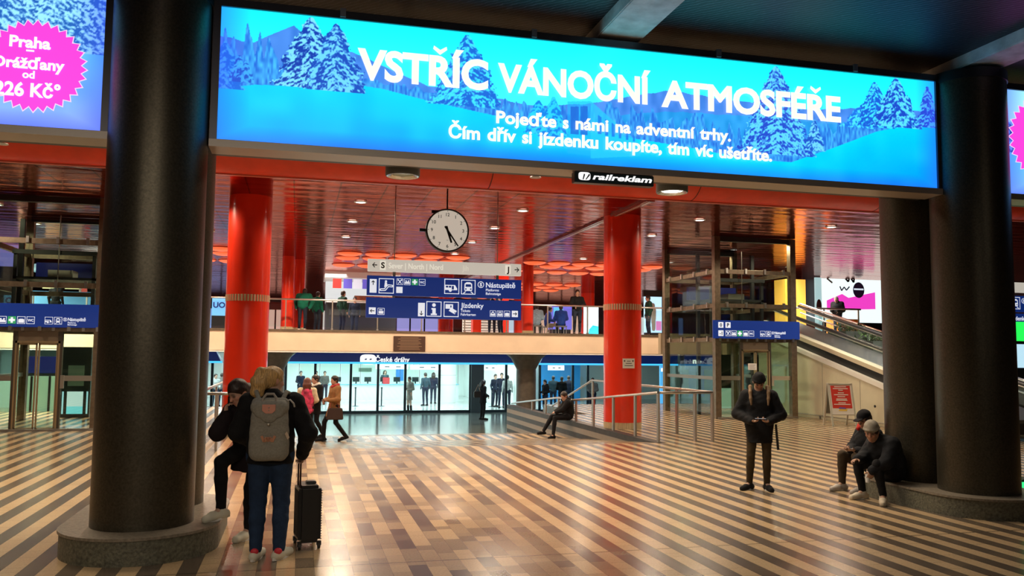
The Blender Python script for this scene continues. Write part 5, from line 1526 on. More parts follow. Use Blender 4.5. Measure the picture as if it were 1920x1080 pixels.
# advertising board on the floor
p = ground(1585, 797); p.x = 14.1
t = thing('pavement_sign', 'A-shaped board with a red notice by the cream walkway wall', 'sign', (p.x, p.y - .1, 0), math.radians(-14))
def leaf(sgn, name, poster):
    w, hh, sp = .31, 1.12, .30
    fr = MB()
    fa = lambda x, z, d=0: (x, sgn * (-.02 - sp * (1 - z / hh)) - d * (1 if sgn > 0 else -1) * 0 + (-d if sgn > 0 else d), z)
    for x in (-w, w): fr.bar((x, sgn * -(.02 + sp), 0), (x, sgn * -.02, hh), .045, .03)
    for z in (.30, hh - .02): fr.bar(fa(-w, z), fa(w, z), .045, .03)
    o = fr.build(name, mat('board_frame', (.70, .66, .58), .35, .4), t)
    mb = MB().add([fa(-w + .02, .30, .006), fa(w - .02, .30, .006), fa(w - .02, hh - .03, .006), fa(-w + .02, hh - .03, .006)], [(0, 1, 2, 3)])
    mb.build('board_panel', mat('board_white', (.75, .72, .66), .5) if poster else mat('board_back', (.22, .21, .18), .6), o)
    if poster:
        mb = MB().add([fa(-w + .05, .47, .010), fa(w - .05, .47, .010), fa(w - .05, hh - .06, .010), fa(-w + .05, hh - .06, .010)], [(0, 1, 2, 3)])
        mb.build('red_field', mat('board_red', (.62, .035, .02), .45), o)
        for z, ww in ((1.02, .16), (.97, .20), (.93, .06), (.86, .08), (.81, .19), (.76, .10), (.70, .14), (.665, .15), (.60, .10), (.56, .22)):
            mb = MB().add([fa(-ww, z, .014), fa(ww, z, .014), fa(ww, z + .022, .014), fa(-ww, z + .022, .014)], [(0, 1, 2, 3)])
            mb.build('text_line', mat('board_text', (.8, .72, .66), .5), o)
        mb = MB().add([fa(-.12, .40, .012), fa(.10, .40, .012), fa(.13, .45, .012), fa(-.08, .46, .012)], [(0, 1, 2, 3)]); mb.build('yellow_mark', mat('board_yellow', (.8, .55, .08), .5), o)
        mb = MB().add([fa(-.10, .455, .016), fa(.10, .45, .016), fa(.06, .49, .016), fa(-.09, .50, .016)], [(0, 1, 2, 3)]); mb.build('violet_mark', mat('board_violet', (.16, .10, .45), .5), o)
leaf(1, 'front_frame', True); leaf(-1, 'rear_frame', False)
# shops on the right of the mezzanine
def wallsign(name, label, cat, x0, x1, y0, y1, Y, m, depth=.1, grp=None, stand=None):
    p, q = at(x0, y0, Y), at(x1, y1, Y)
    t = thing(name, label, cat, ((p.x + q.x) / 2, Y, q.z), 0, grp)
    w, hh = (q.x - p.x) / 2, p.z - q.z
    MB().box(-w, w, 0, depth, 0, hh).build('panel', m, t)
    if stand is not None: MB().box(-w * .9, w * .9, .01, depth * .9, stand - q.z, .0).build('base', M_black, t)
    return t, w, hh
t, w, hh = wallsign('shop_wall', 'white lit shop wall with dark handwritten letters and a pink strip', 'shop', 1540, 1662, 488, 606, 33.0, glow('shop_white', (.86, 1.0, .97), 1.05), stand=ZM)
sx2 = lambda px: at(px, 540, 33).x - at(1601, 540, 33).x
sz2 = lambda py, px=1600: at(px, py, 33).z - (ZM + 0) - (at(1601, 606, 33).z - ZM)
MB().flat([(sx2(1549), sz2(584)), (sx2(1640), sz2(580)), (sx2(1640), sz2(548)), (sx2(1590), sz2(560)), (sx2(1578), sz2(553)), (sx2(1549), sz2(566))], -.01).build('pink_strip', glow('shop_pink', (.95, .06, .62), .9), t)
def stroke(pts, wd, m):
    mb = MB()
    for (a, b_), (c_, d) in zip(pts, pts[1:]):
        ax_, az, bx_, bz = sx2(a), sz2(b_), sx2(c_), sz2(d); L = math.hypot(bx_ - ax_, bz - az); nx, nz = -(bz - az) / L * wd / 2, (bx_ - ax_) / L * wd / 2
        mb.flat([(ax_ + nx, az + nz), (ax_ - nx, az - nz), (bx_ - nx, bz - nz), (bx_ + nx, bz + nz)], -.02)
    mb.build('letter_stroke', m, t)
ink = mat('shop_ink', (.05, .05, .10), .5); grey = mat('shop_grey', (.35, .38, .38), .5); ind = mat('shop_indigo', (.10, .09, .42), .5)
stroke([(1582, 521), (1590, 530), (1593, 520), (1600, 531), (1602, 518)], .09, ink)
stroke([(1599, 512), (1612, 521), (1616, 512)], .06, grey); stroke([(1617, 520), (1622, 511), (1626, 519), (1630, 510), (1630, 519)], .05, grey)
stroke([(1550, 525), (1560, 533)], .08, grey); stroke([(1574, 539), (1577, 547), (1582, 540), (1586, 546), (1592, 539)], .06, ind)
mb = MB(); disc(mb, sx2(1609), sz2(545), .30, -.022, 24, .36); mb.build('round_badge', ind, t)
mb = MB(); mb.rect(sx2(1600), sx2(1618), sz2(545), sz2(542), -.026); mb.build('badge_bar', glow('shop_white2', (.8, .9, 1), .8), t)
wallsign('light_column', 'glowing yellow square column beside the right lift', 'column', 1472, 1512, 523, 632, 30.0, glow('yellow_lit', (1.0, .47, .07), 1.1), .8)
wallsign('dark_shop', 'dark shop front between the yellow column and the white shop wall', 'shop', 1505, 1545, 515, 612, 33.6, mat('dark_shop', (.03, .02, .03), .4))
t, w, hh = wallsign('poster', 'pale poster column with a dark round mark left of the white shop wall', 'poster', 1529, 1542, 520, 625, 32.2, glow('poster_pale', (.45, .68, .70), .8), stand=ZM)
mb = MB(); disc(mb, 0, hh * .48, w * .9, -.01, 20, .32); mb.build('round_mark', mat('mark_dark', (.08, .03, .05), .5), t)
t, w, hh = wallsign('counter_box', 'orange counter box behind the walkway balustrade', 'counter', 1576, 1612, 598, 627, 28.0, mat('orange_front', (.75, .26, .03), .5, var=.15), .9, stand=ZM)
t = thing('rail_bar', 'straight steel handrail in front of the white shop wall', 'railing', (19.2, 27.6, ZM)); MB().cyl((-1.6, 0, 1.05), (1.6, 0, 1.05), .035, n=10).build('top_rail', M_rail, t)
for a in (-1.5, 0, 1.5): MB().box(a - .02, a + .02, -.02, .02, 0, 1.04).build('post', M_steel_dull, t)
# what shows past the right black column
src = [o for o in COL.objects if o.name == 'hanging_sign'][0]
q = at(1902, 536, 19.0)
clone(src, (q.x - (sx(878) - cx0_sign), 19.0, src.location.z), 0, 'hanging sign at the right picture edge showing a train symbol', 'hanging signs')
t, w, hh = wallsign('green_screen', 'bright green screen at the right picture edge beside the black column', 'screen', 1895, 1960, 603, 640, 14.2, glow('screen_green', (.02, 1.0, .10), 1.0))
MB().box(-.03, .03, .03, .07, -t.location.z, 0).build('leg', M_black, t)
t, w, hh = wallsign('advert_screen', 'pale blue lit advertisement behind the right black column', 'screen', 1890, 1990, 645, 690, 20.0, glow('screen_paleblue', (.55, .85, 1.0), .9)); MB().box(-w, w, .02, .09, -t.location.z - .02, .02).build('base', M_black, t)
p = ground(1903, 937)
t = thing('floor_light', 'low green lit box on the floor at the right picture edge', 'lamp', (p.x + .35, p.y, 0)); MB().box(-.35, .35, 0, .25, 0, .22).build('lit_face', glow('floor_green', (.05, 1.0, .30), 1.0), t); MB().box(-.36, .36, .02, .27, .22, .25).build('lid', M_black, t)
# ------------------------------------------------------------------ mezzanine shops and lit boards
mb = MB(); mb.box(-22, 34, 58, 58.2, ZM, ZC); structure('wall_concourse', mb, mat('concourse_wall', (.16, .07, .055), .4, var=.3, vscale=1))
t, w, hh = wallsign('advert_screen', 'tall white and cyan lit advertisement on the mezzanine left of the broad right red column', 'screen', 1096, 1122, 575, 628, 31.9, glow('advert_white', (.80, .97, 1.0), 1.3), .12, stand=ZM)
mb = MB(); mb.flat([(-w * .55, 0), (w, 0), (w, hh * .30), (w * .2, hh * .34), (-w * .3, hh * .2)], -.006); mb.build('cyan_field', glow('advert_cyan', (.05, .75, .95), 1.0), t)
MB().box(-w - .05, w + .05, -.005, .13, hh, hh + .06).build('top_frame', M_black, t)
t, w, hh = wallsign('advert_screen', 'pale blue advertisement with a figure, right of the broad right red column', 'screen', 1209, 1241, 556, 624, 33.4, glow('advert_blue', (.50, .78, .98), 1.1), .12, stand=ZM)
MB().box(-w - .06, w + .06, -.02, .14, hh, hh + .28).build('top_frame', M_black, t)
S_ = Soft(); S_.limb((0, -.01, .15), (0, -.01, .95), .10, .14, .05, 0, (1, .2, 1)); S_.egg((-.02, -.01, 1.17), (.10, .03, .12), .03)
S_.mesh('printed_figure', .03, mat('print_grey', (.45, .5, .5), .5), t)
MB().rect(w * .3, w * .95, .1, .5, -.006).build('magenta_field', glow('advert_magenta', (.75, .25, .6), .8), t)
t, w, hh = wallsign('shop_kiosk', 'white food kiosk with red and blue menu boards behind the mezzanine railing', 'kiosk', 612, 742, 566, 620, 38.0, mat('kiosk_dark', (.03, .03, .035), .4), 2.0)
KZ = hh
k = .021
MB().box(-w, w, -.3, 2.0, hh - .02, hh + .06).build('counter_top', mat('kiosk_top', (.8, .8, .78), .4), t)
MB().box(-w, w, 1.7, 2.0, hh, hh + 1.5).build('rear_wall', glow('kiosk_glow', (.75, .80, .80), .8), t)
MB().box(-w - .1, w + .1, -.6, 2.1, hh + 1.05, hh + 1.75).build('canopy', mat('kiosk_canopy', (.75, .75, .74), .35), t)
for i, (a, c0) in enumerate(((-.85, (.7, .05, .04)), (-.55, (.15, .12, .6)), (-.28, (.8, .8, .9)), (-.02, (.15, .12, .6)), (.25, (.7, .05, .04)), (.55, (.8, .8, .85)))):
    MB().box(w * a, w * (a + .24), -.64, -.60, hh + .58, hh + 1.0).build('menu_board', glow('menu_%d' % i, c0, .8), t)
MB().box(-w * .2, w * .9, .1, .6, hh + .06, hh + .32).build('pretzel_rack', mat('bread', (.45, .16, .06), .6, var=.5, vscale=20), t)
t, w, hh = wallsign('lit_board', 'sky blue lit board at left between black and red columns', 'sign', 398, 424, 558, 592, 36.0, glow('board_sky', (.20, .55, .95), .95), .1)
lettering('UO', 0, hh * .45, -.02, hh * .3, mat('board_navy', (.02, .04, .3), .5), t, align='C', bold=.05)
MB().box(-w, w, 0, .1, ZM - t.location.z, 0).build('base', M_black, t)
t, w, hh = wallsign('ticket_kiosk', 'blue and violet lit kiosk behind the seated people on the mezzanine', 'kiosk', 1034, 1072, 574, 618, 40.0, glow('kiosk_violet', (.18, .16, .75), .9), .6, stand=ZM)
mb = MB(); mb.flat([(-w * .8, hh * .5), (w * .3, hh * .55), (w * .1, hh * .95), (-w * .8, hh * .95)], -.01); mb.build('cyan_field', glow('kiosk_cyan', (.15, .65, 1), .9), t)
t, w, hh = wallsign('shutter', 'white slatted shutter on the mezzanine below the hanging sign', 'shutter', 868, 942, 585, 626, 37.0, mat('shutter_white', (.75, .72, .68), .5), .1, stand=ZM)
for i in range(8): MB().box(-w, w, -.02, 0, hh * i / 8, hh * i / 8 + .03).build('slat', mat('slat_dark', (.12, .1, .1), .5), t)
t, w, hh = wallsign('info_pillar', 'red pillar below the right part of the hanging sign', 'pillar', 887, 902, 585, 627, 35.0, M_redcol, .4)
# row of lit shops at the back of the concourse
shops = [(-10, (.55, .35, .25), 'far left'), (-6, (.30, .45, .9), 'behind the left lift'), (-1.5, (.8, .5, .4), 'left of the hanging sign'), (3.5, (.85, .75, .7), 'behind the hanging sign'), (8.5, (.45, .40, .9), 'just right of the hanging sign'), (13.5, (.75, .85, 1.0), 'behind the standing man'), (18.5, (.9, .55, .4), 'left of the right lift'), (24, (.8, .85, .85), 'behind the right lift')]
for x, c0, lab in shops:
    t = thing('shop_window', 'lit shop window at the back of the concourse, ' + lab, 'shop', (x, 57.9, ZM))
    MB().box(-1.9, 1.9, 0, .08, .1, 2.0).build('display', glow('shopglow_%d' % int(x * 10 + 200), c0, .75), t)
    MB().box(-2.0, 2.0, -.06, .08, 2.0, 2.4).build('fascia', mat('shopfascia_%d' % int(x * 10 + 200), tuple(q * .25 for q in c0), .4), t)
    for a in (-1.0, 0, 1.0): MB().box(a - .05, a + .05, -.05, .02, .1, 2.0).build('mullion', M_black, t)
# ------------------------------------------------------------------ the people
def loc_of(root, rz, **w):
    """joints given as places in the hall -> the person's own axes"""
    c_, s_ = math.cos(-rz), math.sin(-rz); out = {}
    for k, (x, y, z) in w.items():
        dx, dy = x - root[0], y - root[1]
        if k.startswith(('hand', 'palm')): dx, dy = x, y; dz = z
        else: dz = z - root[2]
        out[k] = (c_ * dx - s_ * dy, s_ * dx + c_ * dy, dz)
    return out
def face(dx, dy): return math.atan2(-dx, dy)
BLK = ('black', (.007, .007, .0085)); WHT = ('white', (.62, .58, .50))
M_sneaker = mat('sneaker_white', (.66, .62, .50), .6, bump=.1, bscale=80)
M_sneaker_tan = mat('sneaker_tan', (.52, .45, .34), .6)

# woman with the grey backpack
root1 = (-.21, 7.93, 0)
blonde, J1, hp1, H1 = person('blonde woman with ponytail seen from behind, black jacket, jeans and grey backpack', root1, -.10, dict(
    shR=(.20, -.01, 1.40), shL=(-.20, -.01, 1.40), elR=(.335, -.05, 1.13), elL=(-.30, .02, 1.13), wrR=(.262, .22, .90), wrL=(-.20, .24, 1.02), handR=(-.05, .62, -.6), handL=(.5, .8, .1), palmR=(-.9, 0, -.4), palmL=(1, 0, 0),
    anR=(.105, -.04, .085), anL=(-.10, -.05, .085), toeR=(.165, .11, .03), toeL=(-.075, .12, .03), knR=(.105, .03, .50), knL=(-.10, .02, .50)),
    .985, .0125, 'fair', yaw=-.85, pitch=.12, roll=.05, hair='ponytail', hair_color=(.56, .335, .125), top=BLK, hem=(0, -.01, .85), hem_r=.172, bulk=.042,
    legs=('denim', (.017, .036, .082)), leg_r=1.2, curlR=1.1, extra={'shoe_mat': M_sneaker})
for s_, x in (('R', .105), ('L', -.10)):
    K = Soft(); K.egg((x * 1.0, -.105, .085), (.036, .022, .030), .01); K.mesh('heel_patch', .008, mat('heel_red', (.62, .03, .05), .5), blonde)
K = Soft(); K.chain([hp1(.02, -.095, .095), hp1(.045, -.07, .10)], [.012, .010], .01); K.mesh('hair_clip', .006, mat('clip_pearl', (.75, .68, .5), .3), blonde)
# grey backpack on her back
t = thing('backpack', 'grey backpack with a pink leather tab, worn by the blonde woman', 'backpack', (root1[0] - .012, root1[1] - .235, .885), -.08)
M_pack = mat('pack_grey', (.27, .255, .215), .85, var=.15, vscale=60, bump=.4, bscale=220)
M_tab = mat('leather_pink', (.62, .26, .18), .5, bump=.1, bscale=90)
S_ = Soft()
S_.limb((-.095, .02, .075), (.095, .02, .075), .075, .075, .03, 0, (1, .95, 1)); S_.limb((-.10, .02, .16), (.10, .02, .16), .072, .072, .05); S_.limb((-.098, .02, .26), (.098, .02, .26), .072, .072, .05)
S_.limb((-.092, .02, .36), (.092, .02, .36), .072, .072, .05); S_.limb((-.095, .025, .46), (.095, .025, .46), .064, .064, .05); S_.limb((-.12, .03, .515), (.12, .03, .515), .035, .035, .04)
S_.mesh('body', .0085, M_pack, t, noise=.0014)
S_ = Soft(); S_.limb((-.10, .0, .47), (.10, .0, .47), .066, .066, .03); S_.limb((-.085, -.03, .41), (.085, -.03, .41), .036, .036, .03); S_.egg((0, -.05, .385), (.07, .022, .05), .02)
S_.mesh('flap', .0085, M_pack, t, noise=.001)
MB().tube([(-.062, -.045, .475), (-.058, -.02, .545), (-.03, -.005, .585), (.03, -.005, .585), (.058, -.02, .545), (.062, -.045, .475)], .012, 8).build('carry_handle', mat('strap_grey', (.30, .26, .22), .8), t)
mb = MB().prism([(-.056, .497), (.056, .497), (.056, .445), (.028, .42), (-.028, .42), (-.056, .445)], -.078, -.068); o = mb.build('leather_tab', M_tab, t, .002)
for z in (.47, .445): MB().ball((0, -.08, z), (.006, .004, .006), 8, 5).build('stud', M_steel, o)
MB().ball((0, -.066, .325), (.013, .008, .013), 12, 7).build('snap_button', M_steel, t)
mb = MB()
for a, b_ in (((-.056, .225), (-.033, .175)), ((-.033, .175), (-.012, .212)), ((-.012, .212), (.0, .178)), ((.0, .178), (.014, .212)), ((.014, .212), (.034, .175)), ((.034, .175), (.056, .225))):
    d = Vector((b_[0] - a[0], b_[1] - a[1])).normalized(); n_ = Vector((-d.y, d.x)) * .011
    mb.prism([(a[0] + n_.x, a[1] + n_.y), (a[0] - n_.x, a[1] - n_.y), (b_[0] - n_.x, b_[1] - n_.y), (b_[0] + n_.x, b_[1] + n_.y)], -.060, -.045)
mb.build('letter_emblem', mat('emblem_copper', (.50, .22, .12), .4), t)
MB().obox((.158, -.035, .225), (.008, 0, .010), (0, .004, 0), (-.012, 0, .026)).build('side_tag', mat('tag_tan', (.55, .42, .30), .6), t)
for s_ in (-1, 1):
    MB().tube([(s_ * .10, .05, .53), (s_ * .13, .10, .60), (s_ * .14, .19, .585)], .020, 8).build('shoulder_strap', M_pack, t)
MB().tube([(.13, .03, .52), (.17, .01, .535), (.20, .03, .50), (.205, .06, .47)], .008, 6).build('loose_strap', mat('strap_pale', (.50, .48, .45), .7), t)
# black suitcase
t = thing('suitcase', 'black ribbed cabin suitcase standing right of the blonde woman', 'suitcase', (.135, 8.36, 0), math.radians(8))
M_case = mat('case_black', (.011, .011, .012), .42)
mb = MB().box(-.105, .105, -.17, .17, .055, .585); mb.build('shell', M_case, t, .03, 4)
o = [x for x in t.children if x.name.startswith('shell')]
for k in range(7):
    MB().box(-.110, .110, -.125 + k * .038, -.108 + k * .038, .10, .54).build('rib', M_case, t, .006)
for k in range(20): MB().box(.098, .108, -.171, -.166, .09 + k * .0235, .100 + k * .0235).build('zip_tooth', mat('zip_grey', (.10, .10, .10), .4, .5), t)
MB().box(-.02, .07, -.05, .05, .585, .612).build('grip', mat('grip_grey', (.06, .06, .06), .4), t, .006)
for y in (-.07, .07): MB().cyl((-.085, y, .56), (-.085, y, .80), .009, n=8).build('handle_rod', mat('rod_brown', (.10, .05, .04), .35, .5), t)
MB().box(-.10, -.07, -.085, .085, .79, .82).build('pull_handle', M_case, t, .008)
for x, y in ((-.09, -.14), (.09, -.14), (-.09, .14), (.09, .14)):
    w = MB().cyl((x - .012, y, .028), (x + .012, y, .028), .028, n=16).build('wheel', mat('wheel_black', (.02, .02, .02), .5), t); MB().box(x - .02, x + .02, y - .02, y + .02, .03, .07).build('fork', M_case, w)

# woman on the phone, one foot on the plinth
root2 = (-.47, 8.62, 0); rz2 = face(-.50, -.86)
p2 = loc_of(root2, rz2, pel=(-.40, 8.70, .93), waist=(-.42, 8.66, 1.06), chest=(-.44, 8.57, 1.19), neck=(-.475, 8.48, 1.325), head=(-.535, 8.415, 1.445),
    shR=(-.59, 8.55, 1.26), shL=(-.29, 8.45, 1.27), elR=(-.705, 8.36, 1.08), wrR=(-.640, 8.42, 1.235), elL=(-.20, 8.50, 1.02), wrL=(-.30, 8.36, .95), handR=(.12, .10, 1), palmR=(.75, -.6, 0), handL=(-.3, -.6, -.5), palmL=(-.5, .3, 0),
    hipR=(-.48, 8.66, .90), hipL=(-.33, 8.72, .90), knR=(-.675, 8.47, .79), anR=(-.665, 8.545, .335), toeR=(-.765, 8.45, .272), knL=(-.41, 8.70, .50), anL=(-.42, 8.78, .085), toeL=(-.505, 8.65, .03))
person('dark-haired woman in black coat on the phone, one foot on the left plinth', root2, rz2, p2, 1.0, .0125, 'fair', yaw=-.28, pitch=.55, roll=.06, hair='lowtail', hair_color=(.022, .008, .007),
    top=('black_plum', (.013, .008, .010)), hem=p2['pel'] - np.array((0, 0.02, .24)), hem_r=.19, bulk=.036, legs=BLK, shoes=WHT, curlR=.9, extra={'shoe_mat': M_sneaker}, hood=True)
w = (-.607, 8.44, 1.345)
t = thing('phone', 'black phone at the ear of the dark-haired woman', 'phone', w, face(.75, -.65)); MB().box(-.034, .034, -.004, .004, -.07, .07).build('case', mat('phone_black', (.01, .01, .012), .2), t, .003); MB().box(-.031, .031, .0042, .005, -.066, .066).build('screen', mat('phone_glass', (.02, .02, .03), .08), t)

# standing man looking at his phone
root6 = (6.22, 10.46, 0); rz6 = face(-.46, -.88)
man6, J6, hp6, H6 = person('young man in black jacket and olive trousers standing, looking down at his phone', root6, rz6, dict(
    elR=(.315, -.02, 1.12), elL=(-.315, -.02, 1.12), wrR=(.115, .25, 1.03), wrL=(-.115, .25, 1.03), handR=(-.75, .55, .12), handL=(.75, .55, .12), palmR=(-.2, .3, 1), palmL=(.2, .3, 1),
    anR=(.15, -.03, .085), anL=(-.10, -.03, .085), toeR=(.24, .09, .03), toeL=(-.145, .12, .03), knR=(.13, .03, .50), knL=(-.10, .03, .50)),
    .925, .0125, 'tan', yaw=.05, pitch=.62, hair='short', hair_color=(.012, .010, .010), top=BLK, hem=(0, 0, .70), hem_r=.155, bulk=.042,
    legs=('olive_brown', (.045, .030, .013)), leg_r=.98, shoes=BLK, curlR=.8, curlL=.8, hat='beanie', extra={'hat_mat': cloth('beanie_black', (.008, .008, .009))})
M_tan = mat('strap_tan', (.19, .11, .05), .7, bump=.2, bscale=60)
for s_ in (-1, 1):
    S_ = Soft(); S_.chain([(s_ * .115, -.13, 1.47), (s_ * .122, -.05, 1.53), (s_ * .128, .05, 1.525), (s_ * .130, .13, 1.45), (s_ * .126, .172, 1.36), (s_ * .120, .190, 1.27)], [.020, .024, .025, .025, .022, .014], .02); S_.mesh('shoulder_strap', .012, M_tan, man6)
MB().bar((-.235, .02, .98), (-.265, .0, .60), .035, .008).build('hanging_strap', mat('strap_black', (.012, .012, .012), .6), man6)
d = Matrix.Rotation(rz6, 3, 'Z') @ (Vector((0, .335, 1.075)) * .925)
t = thing('phone', 'phone held level in both hands by the standing young man', 'phone', (root6[0] + d.x, root6[1] + d.y, d.z), rz6)
MB().box(-.075, .075, -.035, .035, -.004, .004).build('case', mat('phone_black', (.01, .01, .012), .2), t, .003); MB().box(-.07, .07, -.031, .031, .0042, .005).build('screen', glow('phone_lit', (.6, .62, .7), .35), t)

# two men sitting on the right plinth
root8 = (7.50, 9.40, 0); rz8 = face(-.90, -.42)
p8 = loc_of(root8, rz8, pel=(7.490, 9.42, .355), waist=(7.480, 9.42, .50), chest=(7.400, 9.42, .665), neck=(7.295, 9.41, .775), head=(7.215, 9.41, .875),
    shR=(7.400, 9.60, .735), shL=(7.380, 9.23, .735), elR=(7.240, 9.60, .53), wrR=(7.070, 9.50, .52), elL=(7.250, 9.18, .52), wrL=(7.090, 9.25, .405), handR=(-.8, -.2, -.1), palmR=(0, -.3, -1), handL=(-.35, .1, -.9), palmL=(.3, .9, 0),
    hipR=(7.470, 9.50, .35), hipL=(7.470, 9.32, .35), knR=(7.110, 9.58, .50), knL=(7.140, 9.22, .49), anR=(7.180, 9.57, .085), anL=(7.200, 9.20, .085), toeR=(7.030, 9.545, .03), toeL=(7.095, 9.07, .03))
person('man in grey beanie and black coat hunched on the right plinth, nearest the camera', root8, rz8, p8, 1.0, .0125, 'tan', yaw=.25, pitch=.35, hair='short', hair_color=(.02, .012, .01), top=('black_coat', (.009, .010, .013)), bulk=.045,
    legs=BLK, leg_r=.95, hat='beanie', extra={'hat_mat': cloth('beanie_grey', (.30, .27, .22)), 'shoe_mat': M_sneaker_tan}, curlL=.9)
t = thing('bottle', 'small white bottle in the hand of the man in the grey beanie', 'bottle', (7.055, 9.295, .255)); MB().lathe([(.028, 0), (.03, .01), (.03, .105), (.014, .13), (.014, .15)], 16).build('flask', mat('bottle_white', (.7, .7, .68), .4), t); MB().lathe([(.016, .15), (.016, .168)], 12).build('cap', M_steel_dull, t)
root7 = (7.72, 10.07, 0); rz7 = face(-.95, -.28)
p7 = loc_of(root7, rz7, pel=(7.74, 10.10, .355), waist=(7.72, 10.09, .51), chest=(7.67, 10.06, .70), neck=(7.61, 10.03, .855), head=(7.565, 10.01, .985),
    shR=(7.68, 10.22, .79), shL=(7.63, 9.87, .79), elR=(7.55, 10.26, .57), wrR=(7.40, 10.08, .56), elL=(7.52, 9.84, .56), wrL=(7.40, 9.96, .57), handR=(-.8, -.4, .1), palmR=(0, .2, 1), handL=(-.8, .4, .1), palmL=(0, 0, 1),
    hipR=(7.70, 10.18, .35), hipL=(7.70, 10.00, .35), knR=(7.34, 10.20, .49), knL=(7.38, 9.95, .49), anR=(7.36, 10.24, .085), anL=(7.44, 9.93, .085), toeR=(7.20, 10.20, .03), toeL=(7.29, 9.89, .03))
person('man in black cap with red hood sitting behind the man in the grey beanie', root7, rz7, p7, 1.0, .0125, 'tan', yaw=0, pitch=.38, hair='short', hair_color=(.02, .012, .01), top=('black_coat', (.009, .010, .013)), bulk=.035, hood=('red_hood', (.42, .02, .015)),
    legs=('brown_trousers', (.055, .038, .022)), hat='cap', extra={'hat_mat': cloth('cap_black', (.006, .006, .008)), 'shoe_mat': mat('sneaker_grey', (.40, .36, .32), .6)}, curlR=.8, curlL=.8)
t = thing('phone', 'pale phone held by the seated man in the black cap', 'phone', (7.335, 10.02, .60), rz7); MB().box(-.07, .07, -.034, .034, -.004, .004).build('case', mat('phone_pale', (.6, .6, .65), .3), t, .003); MB().box(-.065, .065, -.03, .03, .0042, .005).build('screen', mat('phone_glass', (.02, .02, .03), .08), t)

# person sitting on the ramp wall
r9 = (7.42, 22.3, -.48); z9 = face(-.88, -.47)
p9 = loc_of(r9, z9, pel=(7.330, 22.3, .12), waist=(7.340, 22.3, .26), chest=(7.300, 22.28, .43), neck=(7.240, 22.26, .56), head=(7.190, 22.24, .67), shR=(7.320, 22.46, .50), shL=(7.260, 22.10, .50), elR=(7.160, 22.50, .30), elL=(7.100, 22.1, .30), wrR=(6.960, 22.3, .24), wrL=(6.950, 22.2, .23), handR=(-.6, -.6, -.1), handL=(-.6, .5, -.1), palmR=(0, 0, -1), palmL=(0, 0, -1),
    hipR=(7.300, 22.40, .10), hipL=(7.280, 22.2, .10), knR=(6.880, 22.36, .10), knL=(6.900, 22.14, .08), anR=(6.620, 22.30, -.30), anL=(6.830, 22.06, -.39), toeR=(6.480, 22.23, -.34), toeL=(6.700, 21.96, -.445))
person('person in black sitting on the striped ramp wall with legs crossed', r9, z9, p9, 1.0, .022, 'fair', pitch=.4, hair='short', top=BLK, bulk=.03, legs=BLK, shoes=BLK, hood=True)

# women walking on the ramp
def walkpose(sw=.22, **kw):
    d = dict(anR=(.09, .02 + sw, .085), toeR=(.10, .18 + sw, .03), knR=(.10, .14 + sw * .4, .50), anL=(-.09, -.05 - sw, .13), toeL=(-.10, .10 - sw, .035), knL=(-.10, .06 - sw * .25, .49), elR=(.24, -.10, 1.12), wrR=(.24, .05, .92), elL=(-.24, .02, 1.12), wrL=(-.24, .16, .90))
    d.update(kw); return d
zr22 = ramp_z(22.6)
person('woman with long brown hair in pink vest and cream sleeves, seen from behind', (.27, 22.35, zr22), face(.1, 1), dict(wrR=(.10, .2, 1.0), wrL=(-.12, .22, 1.0), elR=(.26, .0, 1.12), elL=(-.26, .0, 1.12)), .95, .021, hair='long', hair_color=(.14, .045, .025), top=('cream_knit', (.72, .62, .42)), bulk=.012, legs=BLK, shoes=BLK)
vest = COL.objects[[o.name for o in COL.objects if o.name.startswith('person')][-1]]
S_ = Soft(); S_.limb((0, 0, .86), (0, 0, 1.12), .150, .146, .05, 0, (1.25, .98, 1)); S_.limb((0, 0, 1.12), (0, -.005, 1.34), .148, .146, .05, 0, (1.2, .98, 1)); S_.mesh('vest', .02, mat('vest_pink', (.62, .05, .13), .7, var=.6, vscale=9), vest, noise=.003)
person('woman with dark hair in black coat with white collar, walking, face turned left', (.50, 23.2, zr22), face(-.80, -.60), walkpose(.16, wrR=(.18, .20, 1.0), wrL=(-.16, .22, .98)), .98, .021, yaw=-.1, hair='bun', hair_color=(.02, .012, .01), top=BLK, hem=(0, 0, .66), hem_r=.15, bulk=.02, legs=BLK, shoes=BLK, boots=.35, scarf=('white_collar', (.72, .68, .6)))
person('woman in camel coat carrying a dark bag, walking left', (.98, 22.5, zr22), face(-.90, -.35), walkpose(.24, elL=(-.27, .02, 1.10), wrL=(-.14, .24, 1.08), elR=(.26, .02, 1.10), wrR=(.10, .26, 1.08), handL=(.7, .5, 0), palmL=(0, 0, 1)), .98, .021, yaw=.15, hair='bun', hair_color=(.015, .010, .010), top=('camel', (.30, .150, .058)), hem=(0, .03, .62), hem_r=.215, bulk=.02, legs=BLK, shoes=BLK, boots=.45, scarf=('red_scarf', (.45, .05, .05)))
q = at(628, 777, 22.25)
t = thing('handbag', 'large dark brown bag on the arm of the woman in the camel coat', 'bag', (q.x, 22.3, q.z - .14)); MB().prism([(-.22, 0), (.22, 0), (.19, .30), (-.17, .30)], -.07, .07).build('body', mat('bag_brown', (.045, .022, .016), .5), t, .02, 3)
MB().tube([(-.12, 0, .29), (-.10, .03, .48), (.04, .05, .52), (.10, .02, .29)], .012, 8).build('strap', mat('bag_strap_red', (.5, .12, .10), .5), t)

